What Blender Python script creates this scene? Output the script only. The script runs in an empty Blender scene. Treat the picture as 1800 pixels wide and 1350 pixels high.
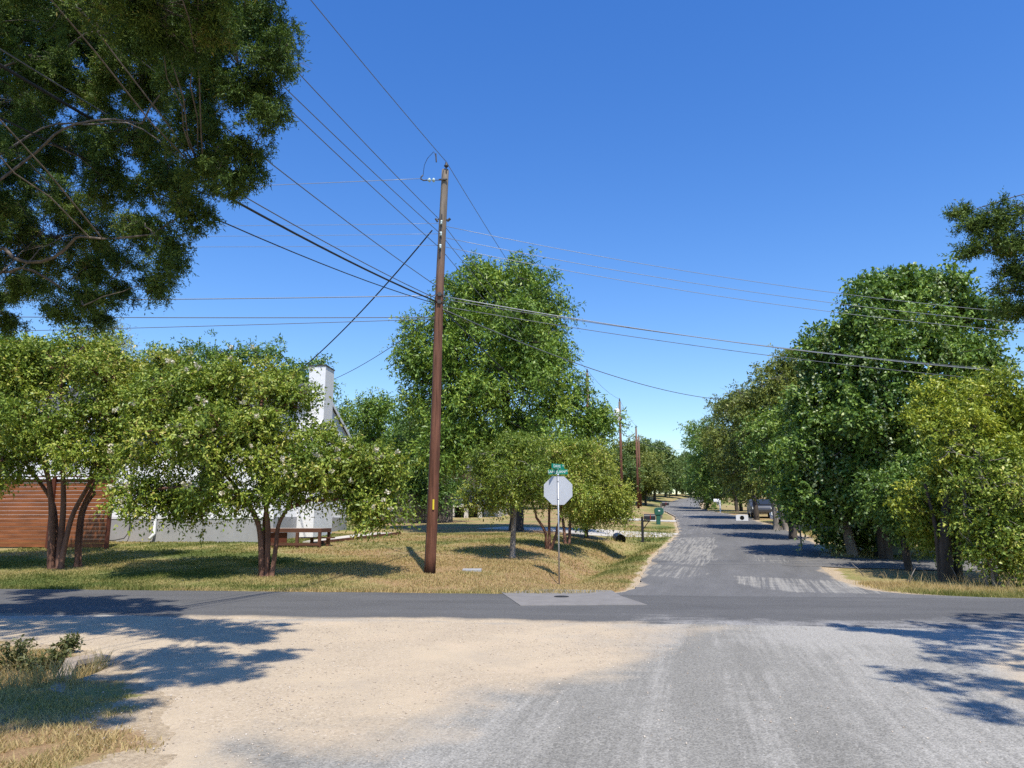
import bpy, math, random
import numpy as np
from mathutils import Vector, Matrix
R = math.radians
scene = bpy.context.scene
COL = scene.collection

# ------------------------------------------------------------------ camera
F, CX, CY = 1300.0, 900.0, 675.0
PITCH, CAMH = R(10.46), 1.65
SP, CP = math.sin(PITCH), math.cos(PITCH)
cam_d = bpy.data.cameras.new("camera")
cam = bpy.data.objects.new("camera", cam_d); COL.objects.link(cam)
cam_d.sensor_width = 36.0
cam_d.lens = 36.0 * F / 1800.0
cam_d.clip_end = 6000
cam.location = (0, 0, CAMH)
cam.rotation_euler = (R(90) + PITCH, 0, 0)
scene.camera = cam

# ------------------------------------------------------------------ sky and sun
SUN_EL, SUN_AZ = R(62.0), R(164.3)
world = bpy.data.worlds.new("World"); scene.world = world
world.use_nodes = True
wn = world.node_tree.nodes; wl = world.node_tree.links
bg = wn["Background"]
sky = wn.new("ShaderNodeTexSky"); sky.sky_type = 'NISHITA'; sky.sun_disc = False
sky.sun_elevation = SUN_EL; sky.sun_rotation = SUN_AZ
sky.altitude = 200; sky.air_density = 1.42; sky.dust_density = 0.1; sky.ozone_density = 6.0
hs = wn.new("ShaderNodeHueSaturation"); hs.inputs['Saturation'].default_value = 1.27; hs.inputs['Hue'].default_value = .514
wl.new(sky.outputs[0], hs.inputs['Color']); wl.new(hs.outputs[0], bg.inputs['Color'])
bg.inputs['Strength'].default_value = 0.15
sun_d = bpy.data.lights.new("sun", 'SUN'); sun_d.energy = 4.6; sun_d.angle = R(0.55); sun_d.color = (1.0, 0.95, 0.86)
sun = bpy.data.objects.new("sun", sun_d); COL.objects.link(sun)
sdir = Vector((-math.cos(SUN_EL) * math.sin(SUN_AZ), -math.cos(SUN_EL) * math.cos(SUN_AZ), -math.sin(SUN_EL)))
sun.rotation_euler = sdir.to_track_quat('-Z', 'Y').to_euler()
sun.location = (10, -20, 40)
vs = scene.view_settings
scene.display_settings.display_device = 'sRGB'
vs.view_transform = 'Standard'; vs.look = 'None'; vs.exposure = 0.34; vs.gamma = 1.0
cy = scene.cycles
cy.max_bounces = 6; cy.diffuse_bounces = 2; cy.glossy_bounces = 2; cy.transmission_bounces = 4; cy.transparent_max_bounces = 4
cy.sample_clamp_indirect = 4.0
cy.use_denoising = False

# ------------------------------------------------------------------ helpers
rng = np.random.default_rng(7)
random.seed(7)

def ray(px, py):
    u = (px - CX) / F; v = (CY - py) / F
    return np.array([u, CP - v * SP, SP + v * CP])

def atY(px, py, Y):
    d = ray(px, py); t = Y / d[1]
    return np.array([0, 0, CAMH]) + d * t

def pxm(Y):                      # metres per photo pixel at distance Y
    return Y / F

def tag(o, label=None, cat=None, group=None, kind=None):
    if label: o['label'] = label
    if cat: o['category'] = cat
    if group: o['group'] = group
    if kind: o['kind'] = kind
    return o

def empty(name, loc, label, cat, group=None, rz=0.0):
    o = bpy.data.objects.new(name, None); COL.objects.link(o)
    o.location = [float(c) for c in loc]; o.rotation_euler = (0, 0, rz); o.empty_display_size = 0.2
    return tag(o, label, cat, group)

def sstep(a, b, x):
    t = np.clip((x - a) / (b - a), 0, 1)
    return t * t * (3 - 2 * t)

def n2(x, y, s=1.0, seed=0.0):   # cheap smooth noise about -1..1
    x = x * s + seed * 1.7; y = y * s - seed * 2.3
    return (np.sin(x * 1.3 + 1.7 * np.sin(y * 0.9 + seed)) + np.sin(y * 1.7 + 1.3 * np.sin(x * 1.1 + 2 + seed))
            + 0.6 * np.sin(2.9 * x + 1.1 * y + seed) * np.sin(2.3 * y - 1.9 * x)) / 2.6

def n3(p, s=1.0, seed=0.0):
    x, y, z = p[:, 0] * s + seed, p[:, 1] * s + 2 * seed, p[:, 2] * s - seed
    return (np.sin(x * 1.7 + 1.3 * np.sin(y * 1.2 + z)) + np.sin(y * 1.9 + 1.4 * np.sin(z * 1.3 - x)) + np.sin(z * 1.8 + 1.2 * np.sin(x * 1.4 + y * .7))) / 3

def mesh_np(name, V, faces, mat, parent=None, loc=None, attr=None, smooth=False, kinds=None):
    """V (n,3); faces: (m,k) int array or a list of such arrays; attr {name: (domain, values)}"""
    me = bpy.data.meshes.new(name)
    V = np.asarray(V, dtype=np.float32)
    if isinstance(faces, np.ndarray): faces = [faces]
    faces = [f for f in faces if len(f)]
    me.vertices.add(len(V)); me.vertices.foreach_set("co", V.ravel())
    nl = sum(f.size for f in faces); npoly = sum(len(f) for f in faces)
    me.loops.add(nl); me.polygons.add(npoly)
    me.loops.foreach_set("vertex_index", np.concatenate([f.ravel() for f in faces]).astype(np.int32))
    tot = np.concatenate([np.full(len(f), f.shape[1]) for f in faces]).astype(np.int32)
    st = np.concatenate([[0], np.cumsum(tot)[:-1]]).astype(np.int32)
    me.polygons.foreach_set("loop_start", st); me.polygons.foreach_set("loop_total", tot)
    if smooth: me.polygons.foreach_set("use_smooth", np.ones(npoly, dtype=bool))
    me.update(calc_edges=True)
    if attr:
        for k, (dom, val) in attr.items():
            a = me.attributes.new(k, 'FLOAT', dom); a.data.foreach_set("value", np.asarray(val, dtype=np.float32))
    if mat: me.materials.append(mat)
    o = bpy.data.objects.new(name, me); COL.objects.link(o)
    if parent: o.parent = parent
    if loc is not None: o.location = [float(c) for c in loc]
    return o

class MB:
    """collects boxes, tubes, prisms and lathes into one mesh"""
    def __init__(self): self.v = []; self.f = []
    def add(self, vs_, fs):
        n = len(self.v); self.v += [tuple(float(c) for c in p) for p in vs_]; self.f += [tuple(i + n for i in q) for q in fs]; return self
    def box(self, x0, x1, y0, y1, z0, z1, M=None):
        P = [(x, y, z) for z in (z0, z1) for (x, y) in ((x0, y0), (x1, y0), (x1, y1), (x0, y1))]
        if M is not None: P = [tuple(M @ Vector(p)) for p in P]
        return self.add(P, [(0, 3, 2, 1), (4, 5, 6, 7), (0, 1, 5, 4), (1, 2, 6, 5), (2, 3, 7, 6), (3, 0, 4, 7)])
    def tube(self, pts, rad, sides=8, cap=True):
        pts = [np.asarray(p, float) for p in pts]; n = len(pts)
        if np.isscalar(rad): rad = [rad] * n
        V = []
        ref = None
        for i, p in enumerate(pts):
            d = pts[min(i + 1, n - 1)] - pts[max(i - 1, 0)]; d = d / (np.linalg.norm(d) + 1e-9)
            if ref is None: ref = np.array([1.0, 0, 0]) if abs(d[0]) < .8 else np.array([0, 1.0, 0])
            a = np.cross(d, ref); a /= np.linalg.norm(a) + 1e-9; b = np.cross(d, a); ref = -b if False else ref
            for k in range(sides):
                t = 2 * math.pi * k / sides
                V.append(p + rad[i] * (math.cos(t) * a + math.sin(t) * b))
        fs = [(i * sides + k, i * sides + (k + 1) % sides, (i + 1) * sides + (k + 1) % sides, (i + 1) * sides + k) for i in range(n - 1) for k in range(sides)]
        if cap: fs += [tuple(range(sides))[::-1], tuple((n - 1) * sides + k for k in range(sides))]
        return self.add(V, fs)
    def prism(self, poly, axis, a, b):
        n = len(poly)
        def P(u, w, c): return {'x': (c, u, w), 'y': (u, c, w), 'z': (u, w, c)}[axis]
        V = [P(u, w, a) for u, w in poly] + [P(u, w, b) for u, w in poly]
        return self.add(V, [tuple(range(n))[::-1], tuple(range(n, 2 * n))] + [(i, (i + 1) % n, n + (i + 1) % n, n + i) for i in range(n)])
    def build(self, name, mat, parent=None, smooth=False, bevel=0.0, loc=None):
        me = bpy.data.meshes.new(name); me.from_pydata(self.v, [], self.f); me.update()
        import bmesh
        bm = bmesh.new(); bm.from_mesh(me); bmesh.ops.recalc_face_normals(bm, faces=bm.faces)
        if bevel: bmesh.ops.bevel(bm, geom=[e for e in bm.edges if len(e.link_faces) == 2 and e.calc_face_angle(0) > .5], offset=bevel, segments=2, profile=.5, affect='EDGES', clamp_overlap=True)
        bm.to_mesh(me); bm.free()
        if smooth:
            for p in me.polygons: p.use_smooth = True
        if mat: me.materials.append(mat)
        o = bpy.data.objects.new(name, me); COL.objects.link(o)
        if parent: o.parent = parent
        if loc is not None: o.location = [float(c) for c in loc]
        return o

# ------------------------------------------------------------------ materials
def newmat(name):
    m = bpy.data.materials.new(name); m.use_nodes = True
    nt = m.node_tree; b = nt.nodes["Principled BSDF"]
    return m, nt, b
def node(nt, typ, **kw):
    n = nt.nodes.new(typ)
    for k, v in kw.items():
        if k.startswith('i_'):
            n.inputs[k[2:]].default_value = v
        else: setattr(n, k, v)
    return n
def lk(nt, a, b): nt.links.new(a, b)
def c4(c): return (c[0], c[1], c[2], 1)
def ramp(nt, stops, fac=None, interp='LINEAR'):
    r = nt.nodes.new("ShaderNodeValToRGB"); e = r.color_ramp; e.interpolation = interp
    while len(e.elements) < len(stops): e.elements.new(0.5)
    for el, (p, c) in zip(e.elements, stops): el.position = p; el.color = c4(c) if not np.isscalar(c) else (c, c, c, 1)
    if fac is not None: lk(nt, fac, r.inputs[0])
    return r
def noise(nt, vec, scale, detail=4, rough=.6, mapscale=None):
    n = nt.nodes.new("ShaderNodeTexNoise"); n.inputs['Scale'].default_value = scale; n.inputs['Detail'].default_value = detail; n.inputs['Roughness'].default_value = rough
    if mapscale is not None:
        mp = nt.nodes.new("ShaderNodeMapping"); mp.inputs['Scale'].default_value = mapscale
        lk(nt, vec, mp.inputs[0]); vec = mp.outputs[0]
    lk(nt, vec, n.inputs['Vector']); return n
def mix(nt, fac, a, b, blend='MIX'):
    n = nt.nodes.new("ShaderNodeMix"); n.data_type = 'RGBA'; n.blend_type = blend
    for s, x in ((n.inputs[0], fac), (n.inputs[6], a), (n.inputs[7], b)):
        if hasattr(x, 'is_linked') or hasattr(x, 'links'): lk(nt, x, s)
        elif np.isscalar(x): s.default_value = x
        else: s.default_value = c4(x)
    return n.outputs[2]
def mth(nt, op, a, b=None, c=None, clamp=False):
    n = nt.nodes.new("ShaderNodeMath"); n.operation = op; n.use_clamp = clamp
    for s, x in zip(n.inputs, (a, b, c)):
        if x is None: continue
        if hasattr(x, 'links'): lk(nt, x, s)
        else: s.default_value = x
    return n.outputs[0]
def attrn(nt, name):
    n = nt.nodes.new("ShaderNodeAttribute"); n.attribute_name = name; return n.outputs['Fac']
def objco(nt): return nt.nodes.new("ShaderNodeTexCoord").outputs['Object']
def bump(nt, bsdf, h, strength, dist):
    b = nt.nodes.new("ShaderNodeBump"); b.inputs['Strength'].default_value = strength; b.inputs['Distance'].default_value = dist
    lk(nt, h, b.inputs['Height']); lk(nt, b.outputs[0], bsdf.inputs['Normal'])

def plain(name, col, rough=.6, metal=0.0, var=.12, scale=6.0, spec=.5, bumpd=0.0, mapscale=None):
    m, nt, b = newmat(name)
    n = noise(nt, objco(nt), scale, 5, .65, mapscale)
    r = ramp(nt, [(.25, [c * (1 - var) for c in col]), (.75, [min(1, c * (1 + var)) for c in col])], n.outputs[0])
    lk(nt, r.outputs[0], b.inputs['Base Color'])
    b.inputs['Roughness'].default_value = rough; b.inputs['Metallic'].default_value = metal
    b.inputs['Specular IOR Level'].default_value = spec
    if bumpd: bump(nt, b, n.outputs[0], .6, bumpd)
    return m

def leafmat(name, stops, rough=.45, trans=.14, spec=.34):
    m, nt, b = newmat(name)
    r = ramp(nt, stops, attrn(nt, 'tint'))
    lk(nt, r.outputs[0], b.inputs['Base Color']); b.inputs['Roughness'].default_value = rough
    b.inputs['Specular IOR Level'].default_value = spec
    t = nt.nodes.new("ShaderNodeBsdfTranslucent")
    tc = mix(nt, 1.0, r.outputs[0], (1.25, 1.35, .55), 'MULTIPLY'); lk(nt, tc, t.inputs['Color'])
    ms = nt.nodes.new("ShaderNodeMixShader"); ms.inputs[0].default_value = trans
    lk(nt, b.outputs[0], ms.inputs[1]); lk(nt, t.outputs[0], ms.inputs[2])
    lk(nt, ms.outputs[0], nt.nodes["Material Output"].inputs['Surface'])
    return m

def barkmat(name, c0, c1, vs_=9.0):
    m, nt, b = newmat(name)
    co = objco(nt)
    n = noise(nt, co, vs_, 6, .7, (1, 1, .18))
    r = ramp(nt, [(.3, c0), (.7, c1)], n.outputs[0]); lk(nt, r.outputs[0], b.inputs['Base Color'])
    b.inputs['Roughness'].default_value = .85; b.inputs['Specular IOR Level'].default_value = .2
    bump(nt, b, n.outputs[0], .8, .02)
    return m

G = lambda a, b, c: (a, b, c)
M = {}
M['crape'] = leafmat('crape_leaf', [(0, (.11, .175, .024)), (.4, (.22, .295, .040)), (.75, (.38, .42, .060)), (1, (.56, .46, .14))])
M['crape_yellow'] = leafmat('crape_leaf_yellowing', [(0, (0.144, 0.194, 0.027)), (.4, (0.281, 0.331, 0.048)), (.75, (0.475, 0.475, 0.073)), (1, (0.625, 0.488, 0.163))])
M['pecan'] = leafmat('pecan_leaf', [(0, (0.091, 0.169, 0.026)), (.5, (0.189, 0.293, 0.042)), (1, (0.403, 0.481, 0.072))])
M['broad'] = leafmat('broad_leaf', [(0, (0.068, 0.132, 0.024)), (.5, (0.155, 0.257, 0.041)), (1, (0.324, 0.419, 0.074))], spec=.45)
M['broad_olive'] = leafmat('olive_leaf', [(0, (0.094, 0.138, 0.027)), (.5, (0.194, 0.231, 0.048)), (1, (0.362, 0.362, 0.075))])
M['yellowgreen'] = leafmat('yellow_green_leaf', [(0, (.13, .19, .022)), (.5, (.29, .35, .036)), (1, (.50, .49, .06))])
M['cedar'] = leafmat('cedar_leaf', [(0, (.042, .082, .020)), (.5, (.098, .160, .032)), (.9, (.20, .265, .050)), (1, (.27, .22, .065))], rough=.6, trans=.15, spec=.2)
M['far'] = leafmat('far_leaf', [(0, (0.081, 0.132, 0.039)), (.5, (0.144, 0.207, 0.052)), (1, (0.230, 0.287, 0.075))])
M['vine'] = leafmat('vine_leaf', [(0, G(0.135, 0.195, 0.068)), (.5, G(0.255, 0.315, 0.135)), (1, G(0.450, 0.495, 0.285))])
M['flower'] = leafmat('flower_petal', [(0, G(.50, .42, .30)), (1, G(.82, .78, .66))], trans=.2, spec=.1)
M['weed'] = leafmat('weed_leaf', [(0, G(.055, .075, .02)), (.6, G(.13, .14, .05)), (1, G(.28, .24, .11))])
M['grassblade'] = leafmat('grass_blade', [(0, G(.10, .13, .03)), (.35, G(.20, .20, .06)), (.7, G(.38, .32, .13)), (1, G(.48, .36, .17))], rough=.7, trans=.25, spec=.15)
M['bark_crape'] = barkmat('crape_bark', (.085, .040, .028), (.26, .14, .095), 7)
M['bark_dark'] = barkmat('dark_bark', (.045, .036, .030), (.12, .10, .08))
M['bark_grey'] = barkmat('grey_bark', (.13, .115, .10), (.33, .29, .25), 12)
M['bark_cedar'] = barkmat('cedar_bark', (.06, .05, .043), (.24, .20, .17), 12)

# ------------------------------------------------------------------ terrain
_YY = np.arange(-80, 1200, .25)
def _prof(pts, k):
    z = np.interp(_YY, [p[0] for p in pts], [p[1] for p in pts])
    ker = np.ones(k) / k
    return np.convolve(np.pad(z, k // 2, mode='edge'), ker, 'valid')[:len(_YY)]
_PR = _prof([(-80, -.5), (0, 0), (17.6, 0), (20, .02), (24, .14), (30, .40), (35, .64), (42, 1.0), (60, 1.9), (90, 2.9), (130, 5.2), (170, 7.3), (230, 9), (1200, 20)], 9)
_PL = _prof([(-80, -.5), (0, 0), (17.5, 0), (18.2, .03), (20, .17), (24, .50), (28, .83), (32, 1.02), (40, 1.32), (60, 2.1), (90, 3.4), (130, 5.6), (170, 7.5), (230, 9), (1200, 20)], 5)
LEFT_EDGE = ([-20, 16, 16.9, 17.3, 17.8, 18.6, 20, 24, 30, 35, 42, 60, 75, 90, 110, 130, 150, 175, 230], [0.5, 0.5, 1.2, 1.9, 2.6, 3.0, 3.3, 4.2, 5.75, 7.3, 9.3, 13.0, 15.5, 17.8, 22.5, 28.8, 37, 50, 80])
RIGHT_EDGE = ([-20, 15.5, 16.0, 16.6, 17.3, 18.3, 21, 24, 30, 35, 42, 60, 75, 90, 110, 130, 150, 175, 230], [13, 13, 12.0, 10.3, 9.0, 8.5, 8.9, 9.8, 12.2, 13.9, 15.6, 18.4, 20.6, 22.8, 27.5, 34, 42.5, 56, 86])
def xl(y): return np.interp(y, *LEFT_EDGE)
def xr(y): return np.interp(y, *RIGHT_EDGE)
def ST(x): return 0.10 * x                       # the cross street runs a little askew
def ditch_main(x, y):
    # a swale beside the road on the left, ending at a culvert under the driveway
    cx = xl(y) - 1.9 - .25 * np.sin(y * .35)
    w = sstep(19.0, 22.5, y) * (1 - sstep(32.8, 34.2, y))
    return -.42 * w * np.exp(-((x - cx) / .75) ** 2)
def ditch_near(x, y):
    cy_ = 8.75 - .12 * (x + 5)
    w = 1 - sstep(-5.3, -4.6, x)
    return -.50 * w * np.exp(-((y - cy_) / .62) ** 2)
def hbase(x, y):
    x = np.asarray(x, float); y = np.asarray(y, float)
    zr = np.interp(y, _YY, _PR); zl = np.interp(y + .10 * x, _YY, _PL)
    e = xl(y)
    wl_ = 1 - sstep(e - 6.5, e - .6, x)
    z = zr * (1 - wl_) + zl * wl_
    far_r = sstep(0, 14, x - xr(y)) * sstep(14, 22, y)
    z = z - far_r * .12 * (1 - sstep(30, 45, y))
    return z + ditch_main(x, y) + ditch_near(x, y)
def onG(px, py, lim=300):
    d = ray(px, py); t = np.arange(3, lim, .05)
    P = np.array([0, 0, CAMH])[None] + d[None] * t[:, None]
    below = P[:, 2] <= hbase(P[:, 0], P[:, 1])
    i = int(np.argmax(below)) if below.any() else len(t) - 1
    return P[i]
def gz(x, y): return float(hbase(np.array([x]), np.array([y]))[0])

NEAR_E, FAR_E = 12.6, 17.25
def in_cross(x, y, g=0.0): yy = y + ST(x); return (yy > NEAR_E - g) & (yy < FAR_E + g)
def in_ahead(x, y, g=0.0): return (y > 16.5) & (x > xl(y) - g) & (x < xr(y) + g) & (y < 200)
# near road outline (left edge wavy), in world metres
NL_Y = [-6, 3, 5.2, 6.3, 7.4, 8.3, 9.2, 10.0, 11.0, 12.2, 13.5]
NL_X = [-2.2, -2.2, -2.6, -3.0, -3.5, -4.3, -4.75, -5.6, -7.5, -11.0, -20]
NR_Y = [-6, 5, 8.0, 9.3, 10.3, 11.3, 12.3, 13.5]
NR_X = [4.6, 5.0, 5.9, 6.6, 7.4, 8.8, 12.5, 20]
def in_near(x, y, g=0.0): return (x > np.interp(y, NL_Y, NL_X) - g) & (x < np.interp(y, NR_Y, NR_X) + g) & (y < 13.2 - ST(x) + g)

def axis(lo, hi, fine0, fine1, d, grow=1.18):
    a = list(np.arange(fine0, fine1 + 1e-6, d)); s = d
    while a[-1] < hi: s *= grow; a.append(a[-1] + s)
    s = d; b = [fine0]
    while b[-1] > lo: s *= grow; b.append(b[-1] - s)
    return np.array(b[1:][::-1] + a)
def grid_faces(nx, ny):
    i = np.arange(nx - 1)[:, None] * ny + np.arange(ny - 1)[None]
    i = i.ravel()
    return np.stack([i, i + ny, i + ny + 1, i + 1], 1)

gx = axis(-1800, 1800, -22, 26, .2); gy = axis(-300, 2600, 1.5, 46, .2, 1.12)
X, Y = np.meshgrid(gx, gy, indexing='ij')
Z = hbase(X, Y)
road = in_cross(X, Y, -.12) | in_ahead(X, Y, -.12) | in_near(X, Y, -.4)
Z = Z + .012 * n2(X, Y, 2.1) * (Y < 60) * (~road)
Z = np.where(road, Z - np.where(Y > 48, .30, .07), Z)
# bare gravelly margins beside the asphalt
wob = .10 * n2(X, Y, 2.5, 3) + .06 * n2(X, Y, 7, 5)
dl = xl(Y) - X; dr = X - xr(Y)
dirt = (1 - sstep(.02, .32, np.abs(dl) + wob)) * (Y > 17) * (Y < 120) * .9
dirt = np.maximum(dirt, (1 - sstep(.02, .8, np.abs(dr) + wob * 2)) * (Y > 16) * (Y < 120))
cyd = (Y + ST(X)) - FAR_E
dirt = np.maximum(dirt, (1 - sstep(.0, .28, np.abs(cyd) + wob * .6)) * .8)
dirt = np.maximum(dirt, (1 - sstep(.0, .9, X - 6 - 0 * Y + wob)) * 0)
nd = np.interp(Y, NL_Y, NL_X) - X
dirt = np.maximum(dirt, (1 - sstep(-.1, .55, nd + 4 * wob + .25 * n2(X, Y, 1.3, 9))) * (Y < 13.2) * (X < 1))
nd = X - np.interp(Y, NR_Y, NR_X)
dirt = np.maximum(dirt, (1 - sstep(-.1, 1.0, nd + 3 * wob)) * (Y < 13.2) * (X > 1))
# how dry the grass is
green = .34 + .42 * n2(X, Y * 1.6, .55, 1) + .22 * n2(X, Y, 1.9, 4) + .15 * n2(X, Y, 5.3, 8)
lawn_dry = sstep(-6.5, -1.5, X) * (1 - sstep(23, 27.5, Y)) * (1 - sstep(1.5, 4, X)) * (Y > 17)
green = green - .60 * lawn_dry + .30 * (1 - sstep(-9, -5, X)) - .02 * (Y < 13)
green = green + .35 * np.exp(-((dl - 1.0) / .9) ** 2) * (Y > 20)
green = green + .30 * np.exp(-((cyd - .8) / .7) ** 2)
green = np.clip(green, 0, 1)

m, nt, b = newmat('lawn_ground')
co = objco(nt)
nA = noise(nt, co, 9, 6, .7); nB = noise(nt, co, 55, 5, .7); nC = noise(nt, co, 1.3, 4, .6)
gf = mth(nt, 'ADD', attrn(nt, 'green'), mth(nt, 'MULTIPLY', mth(nt, 'SUBTRACT', nA.outputs[0], .5), 1.1))
rg = ramp(nt, [(.05, (.36, .23, .12)), (.35, (.37, .29, .13)), (.6, (.27, .25, .09)), (.9, (.13, .16, .045))], gf)
sp = ramp(nt, [(.35, .62), (.65, 1.25)], nB.outputs[0])
col = mix(nt, 1.0, rg.outputs[0], sp.outputs[0], 'MULTIPLY')
vo = node(nt, "ShaderNodeTexVoronoi"); vo.inputs['Scale'].default_value = 38; lk(nt, co, vo.inputs['Vector'])
gr_ = ramp(nt, [(0, (.32, .25, .165)), (.5, (.465, .36, .235)), (1, (.555, .445, .30))], vo.outputs['Color'])
nD = noise(nt, co, 14, 5, .7)
df = mth(nt, 'ADD', attrn(nt, 'dirt'), mth(nt, 'MULTIPLY', mth(nt, 'SUBTRACT', nD.outputs[0], .5), .9))
dm = ramp(nt, [(.38, 0.0), (.62, 1.0)], df)
col = mix(nt, dm.outputs[0], col, gr_.outputs[0])
lk(nt, col, b.inputs['Base Color']); b.inputs['Roughness'].default_value = .95; b.inputs['Specular IOR Level'].default_value = .1
bump(nt, b, nB.outputs[0], .7, .03)
M['lawn'] = m
ground = mesh_np('ground', np.stack([X.ravel(), Y.ravel(), Z.ravel()], 1), grid_faces(len(gx), len(gy)), M['lawn'], attr={'green': ('POINT', green.ravel()), 'dirt': ('POINT', dirt.ravel())}, smooth=True)
tag(ground, kind='structure')

# ------------------------------------------------------------------ roads
def asphalt_mat(name, dark, pale, speck_scale, chipcol, rot=0.0, sscale=11.0, medamt=.55, ystr=.035):
    """asphalt; attribute 'chip' = pale worn stone, striped along the wheel direction by 'stripe'"""
    m, nt, b = newmat(name)
    co = objco(nt)
    mp = nt.nodes.new("ShaderNodeMapping"); mp.inputs['Rotation'].default_value = (0, 0, rot); lk(nt, co, mp.inputs[0]); rc = mp.outputs[0]
    big = noise(nt, rc, .8, 5, .65, (1.6, .35, 1)); fine = noise(nt, co, 90, 3, .8)
    vo = node(nt, "ShaderNodeTexVoronoi"); vo.inputs['Scale'].default_value = speck_scale; lk(nt, co, vo.inputs['Vector'])
    base = ramp(nt, [(.3, dark), (.7, pale)], big.outputs[0])
    spk = ramp(nt, [(0, .60), (1, 1.45)], vo.outputs['Color'])
    base = mix(nt, 1.0, base.outputs[0], spk.outputs[0], 'MULTIPLY')
    streak = noise(nt, rc, sscale, 4, .6, (1.0, ystr, 1))
    med = noise(nt, co, 26, 5, .75); lowf = noise(nt, co, 2.2, 4, .6)
    f = mth(nt, 'ADD', attrn(nt, 'chip'), mth(nt, 'MULTIPLY', mth(nt, 'SUBTRACT', streak.outputs[0], .5), attrn(nt, 'stripe')))
    f = mth(nt, 'ADD', f, mth(nt, 'MULTIPLY', mth(nt, 'SUBTRACT', med.outputs[0], .5), medamt))
    f = mth(nt, 'ADD', f, mth(nt, 'MULTIPLY', mth(nt, 'SUBTRACT', lowf.outputs[0], .5), .5))
    cm = ramp(nt, [(.36, 0.0), (.68, 1.0)], f)
    cs = ramp(nt, [(0, [c * .62 for c in chipcol]), (.55, chipcol), (1, [min(.85, c * 1.35) for c in chipcol])], vo.outputs['Color'])
    c = mix(nt, cm.outputs[0], base, cs.outputs[0])
    # tan dust and gravel
    td = mth(nt, 'ADD', attrn(nt, 'dust'), mth(nt, 'MULTIPLY', mth(nt, 'SUBTRACT', med.outputs[0], .5), .45))
    td = mth(nt, 'ADD', td, mth(nt, 'MULTIPLY', mth(nt, 'SUBTRACT', lowf.outputs[0], .5), .45))
    tm = ramp(nt, [(.30, 0.0), (.75, 1.0)], td)
    v2 = node(nt, "ShaderNodeTexVoronoi"); v2.inputs['Scale'].default_value = 46; lk(nt, co, v2.inputs['Vector'])
    t1 = ramp(nt, [(0, (.27, .21, .145)), (.25, (.42, .335, .23)), (.8, (.505, .405, .28)), (1, (.64, .55, .43))], v2.outputs['Color'])
    soft = noise(nt, co, .9, 6, .7); t2 = ramp(nt, [(.25, (.42, .345, .25)), (.5, (.525, .42, .285)), (.75, (.575, .448, .305))], soft.outputs[0])
    smo = noise(nt, co, .7, 4, .6); sm = ramp(nt, [(.42, .15), (.60, .9)], smo.outputs[0])
    tan = mix(nt, sm.outputs[0], t1.outputs[0], t2.outputs[0])
    tan = mix(nt, .5, tan, mix(nt, 1.0, tan, ramp(nt, [(.3, .70), (.7, 1.25)], fine.outputs[0]).outputs[0], 'MULTIPLY'))
    c = mix(nt, tm.outputs[0], c, tan)
    lk(nt, c, b.inputs['Base Color']); b.inputs['Roughness'].default_value = .9; b.inputs['Specular IOR Level'].default_value = .18
    hmix = mth(nt, 'ADD', mth(nt, 'MULTIPLY', vo.outputs['Distance'], -1.0), fine.outputs[0])
    bump(nt, b, hmix, .45, .010)
    return m
ROADROT = -R(13.2)
M['asphalt_near'] = asphalt_mat('worn_chipseal', (.205, .192, .163), (.262, .246, .210), 75, (.355, .332, .285), R(13.2))
M['asphalt_cross'] = asphalt_mat('smooth_asphalt', (.098, .095, .090), (.132, .128, .121), 120, (.36, .34, .31), R(96))
M['asphalt_ahead'] = asphalt_mat('patched_asphalt', (.122, .118, .111), (.166, .160, .151), 90, (.31, .29, .25), R(17.5), 13.0, .3, .006)

def poly_dist(x, y, poly):
    """signed distance to a polygon, positive inside"""
    P = np.asarray(poly, float); n = len(P); d = np.full(x.shape, 1e9); ins = np.zeros(x.shape, bool)
    for i in range(n):
        a, c = P[i], P[(i + 1) % n]; ab = c - a
        t = np.clip(((x - a[0]) * ab[0] + (y - a[1]) * ab[1]) / (ab @ ab + 1e-12), 0, 1)
        d = np.minimum(d, np.hypot(x - a[0] - t * ab[0], y - a[1] - t * ab[1]))
        cond = (a[1] > y) != (c[1] > y)
        with np.errstate(divide='ignore', invalid='ignore'):
            xi = (c[0] - a[0]) * (y - a[1]) / (c[1] - a[1] + 1e-12) + a[0]
        ins ^= cond & (x < xi)
    return np.where(ins, d, -d)
def pg(pts): return [tuple(onG(*p)[:2]) for p in pts]

# near road: chip seal on the right, blown tan gravel on the left
nx_ = np.arange(-21, 21, .1); ny_ = np.arange(-6, 14.6, .1)
X, Y = np.meshgrid(nx_, ny_, indexing='ij')
keep = in_near(X + .05, Y + .05, .1)
tanpoly = pg([(560, 1345), (700, 1345), (800, 1290), (905, 1240), (1060, 1195), (1180, 1160), (1240, 1122), (1330, 1112), (1330, 1094), (700, 1090), (200, 1085), (-300, 1085), (-600, 1200), (0, 1345)]) + [(-2, 4), (-2.5, 2.0), (-12, 2), (-12, 5)]
dd = poly_dist(X, Y, tanpoly)
dust = (1 - .50 * sstep(.5, 3.5, X)) * sstep(-.85, 1.1, dd + .30 * n2(X, Y, 1.3, 2) + .16 * n2(X, Y, 3.7, 6)) * (.88 + .2 * n2(X, Y, .8, 12))
edge = np.minimum(X - np.interp(Y, NL_Y, NL_X), np.interp(Y, NR_Y, NR_X) - X)
dust = np.maximum(dust, 1 - sstep(0, 1.5, edge + .25 * n2(X, Y, 2.2, 1)))
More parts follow.
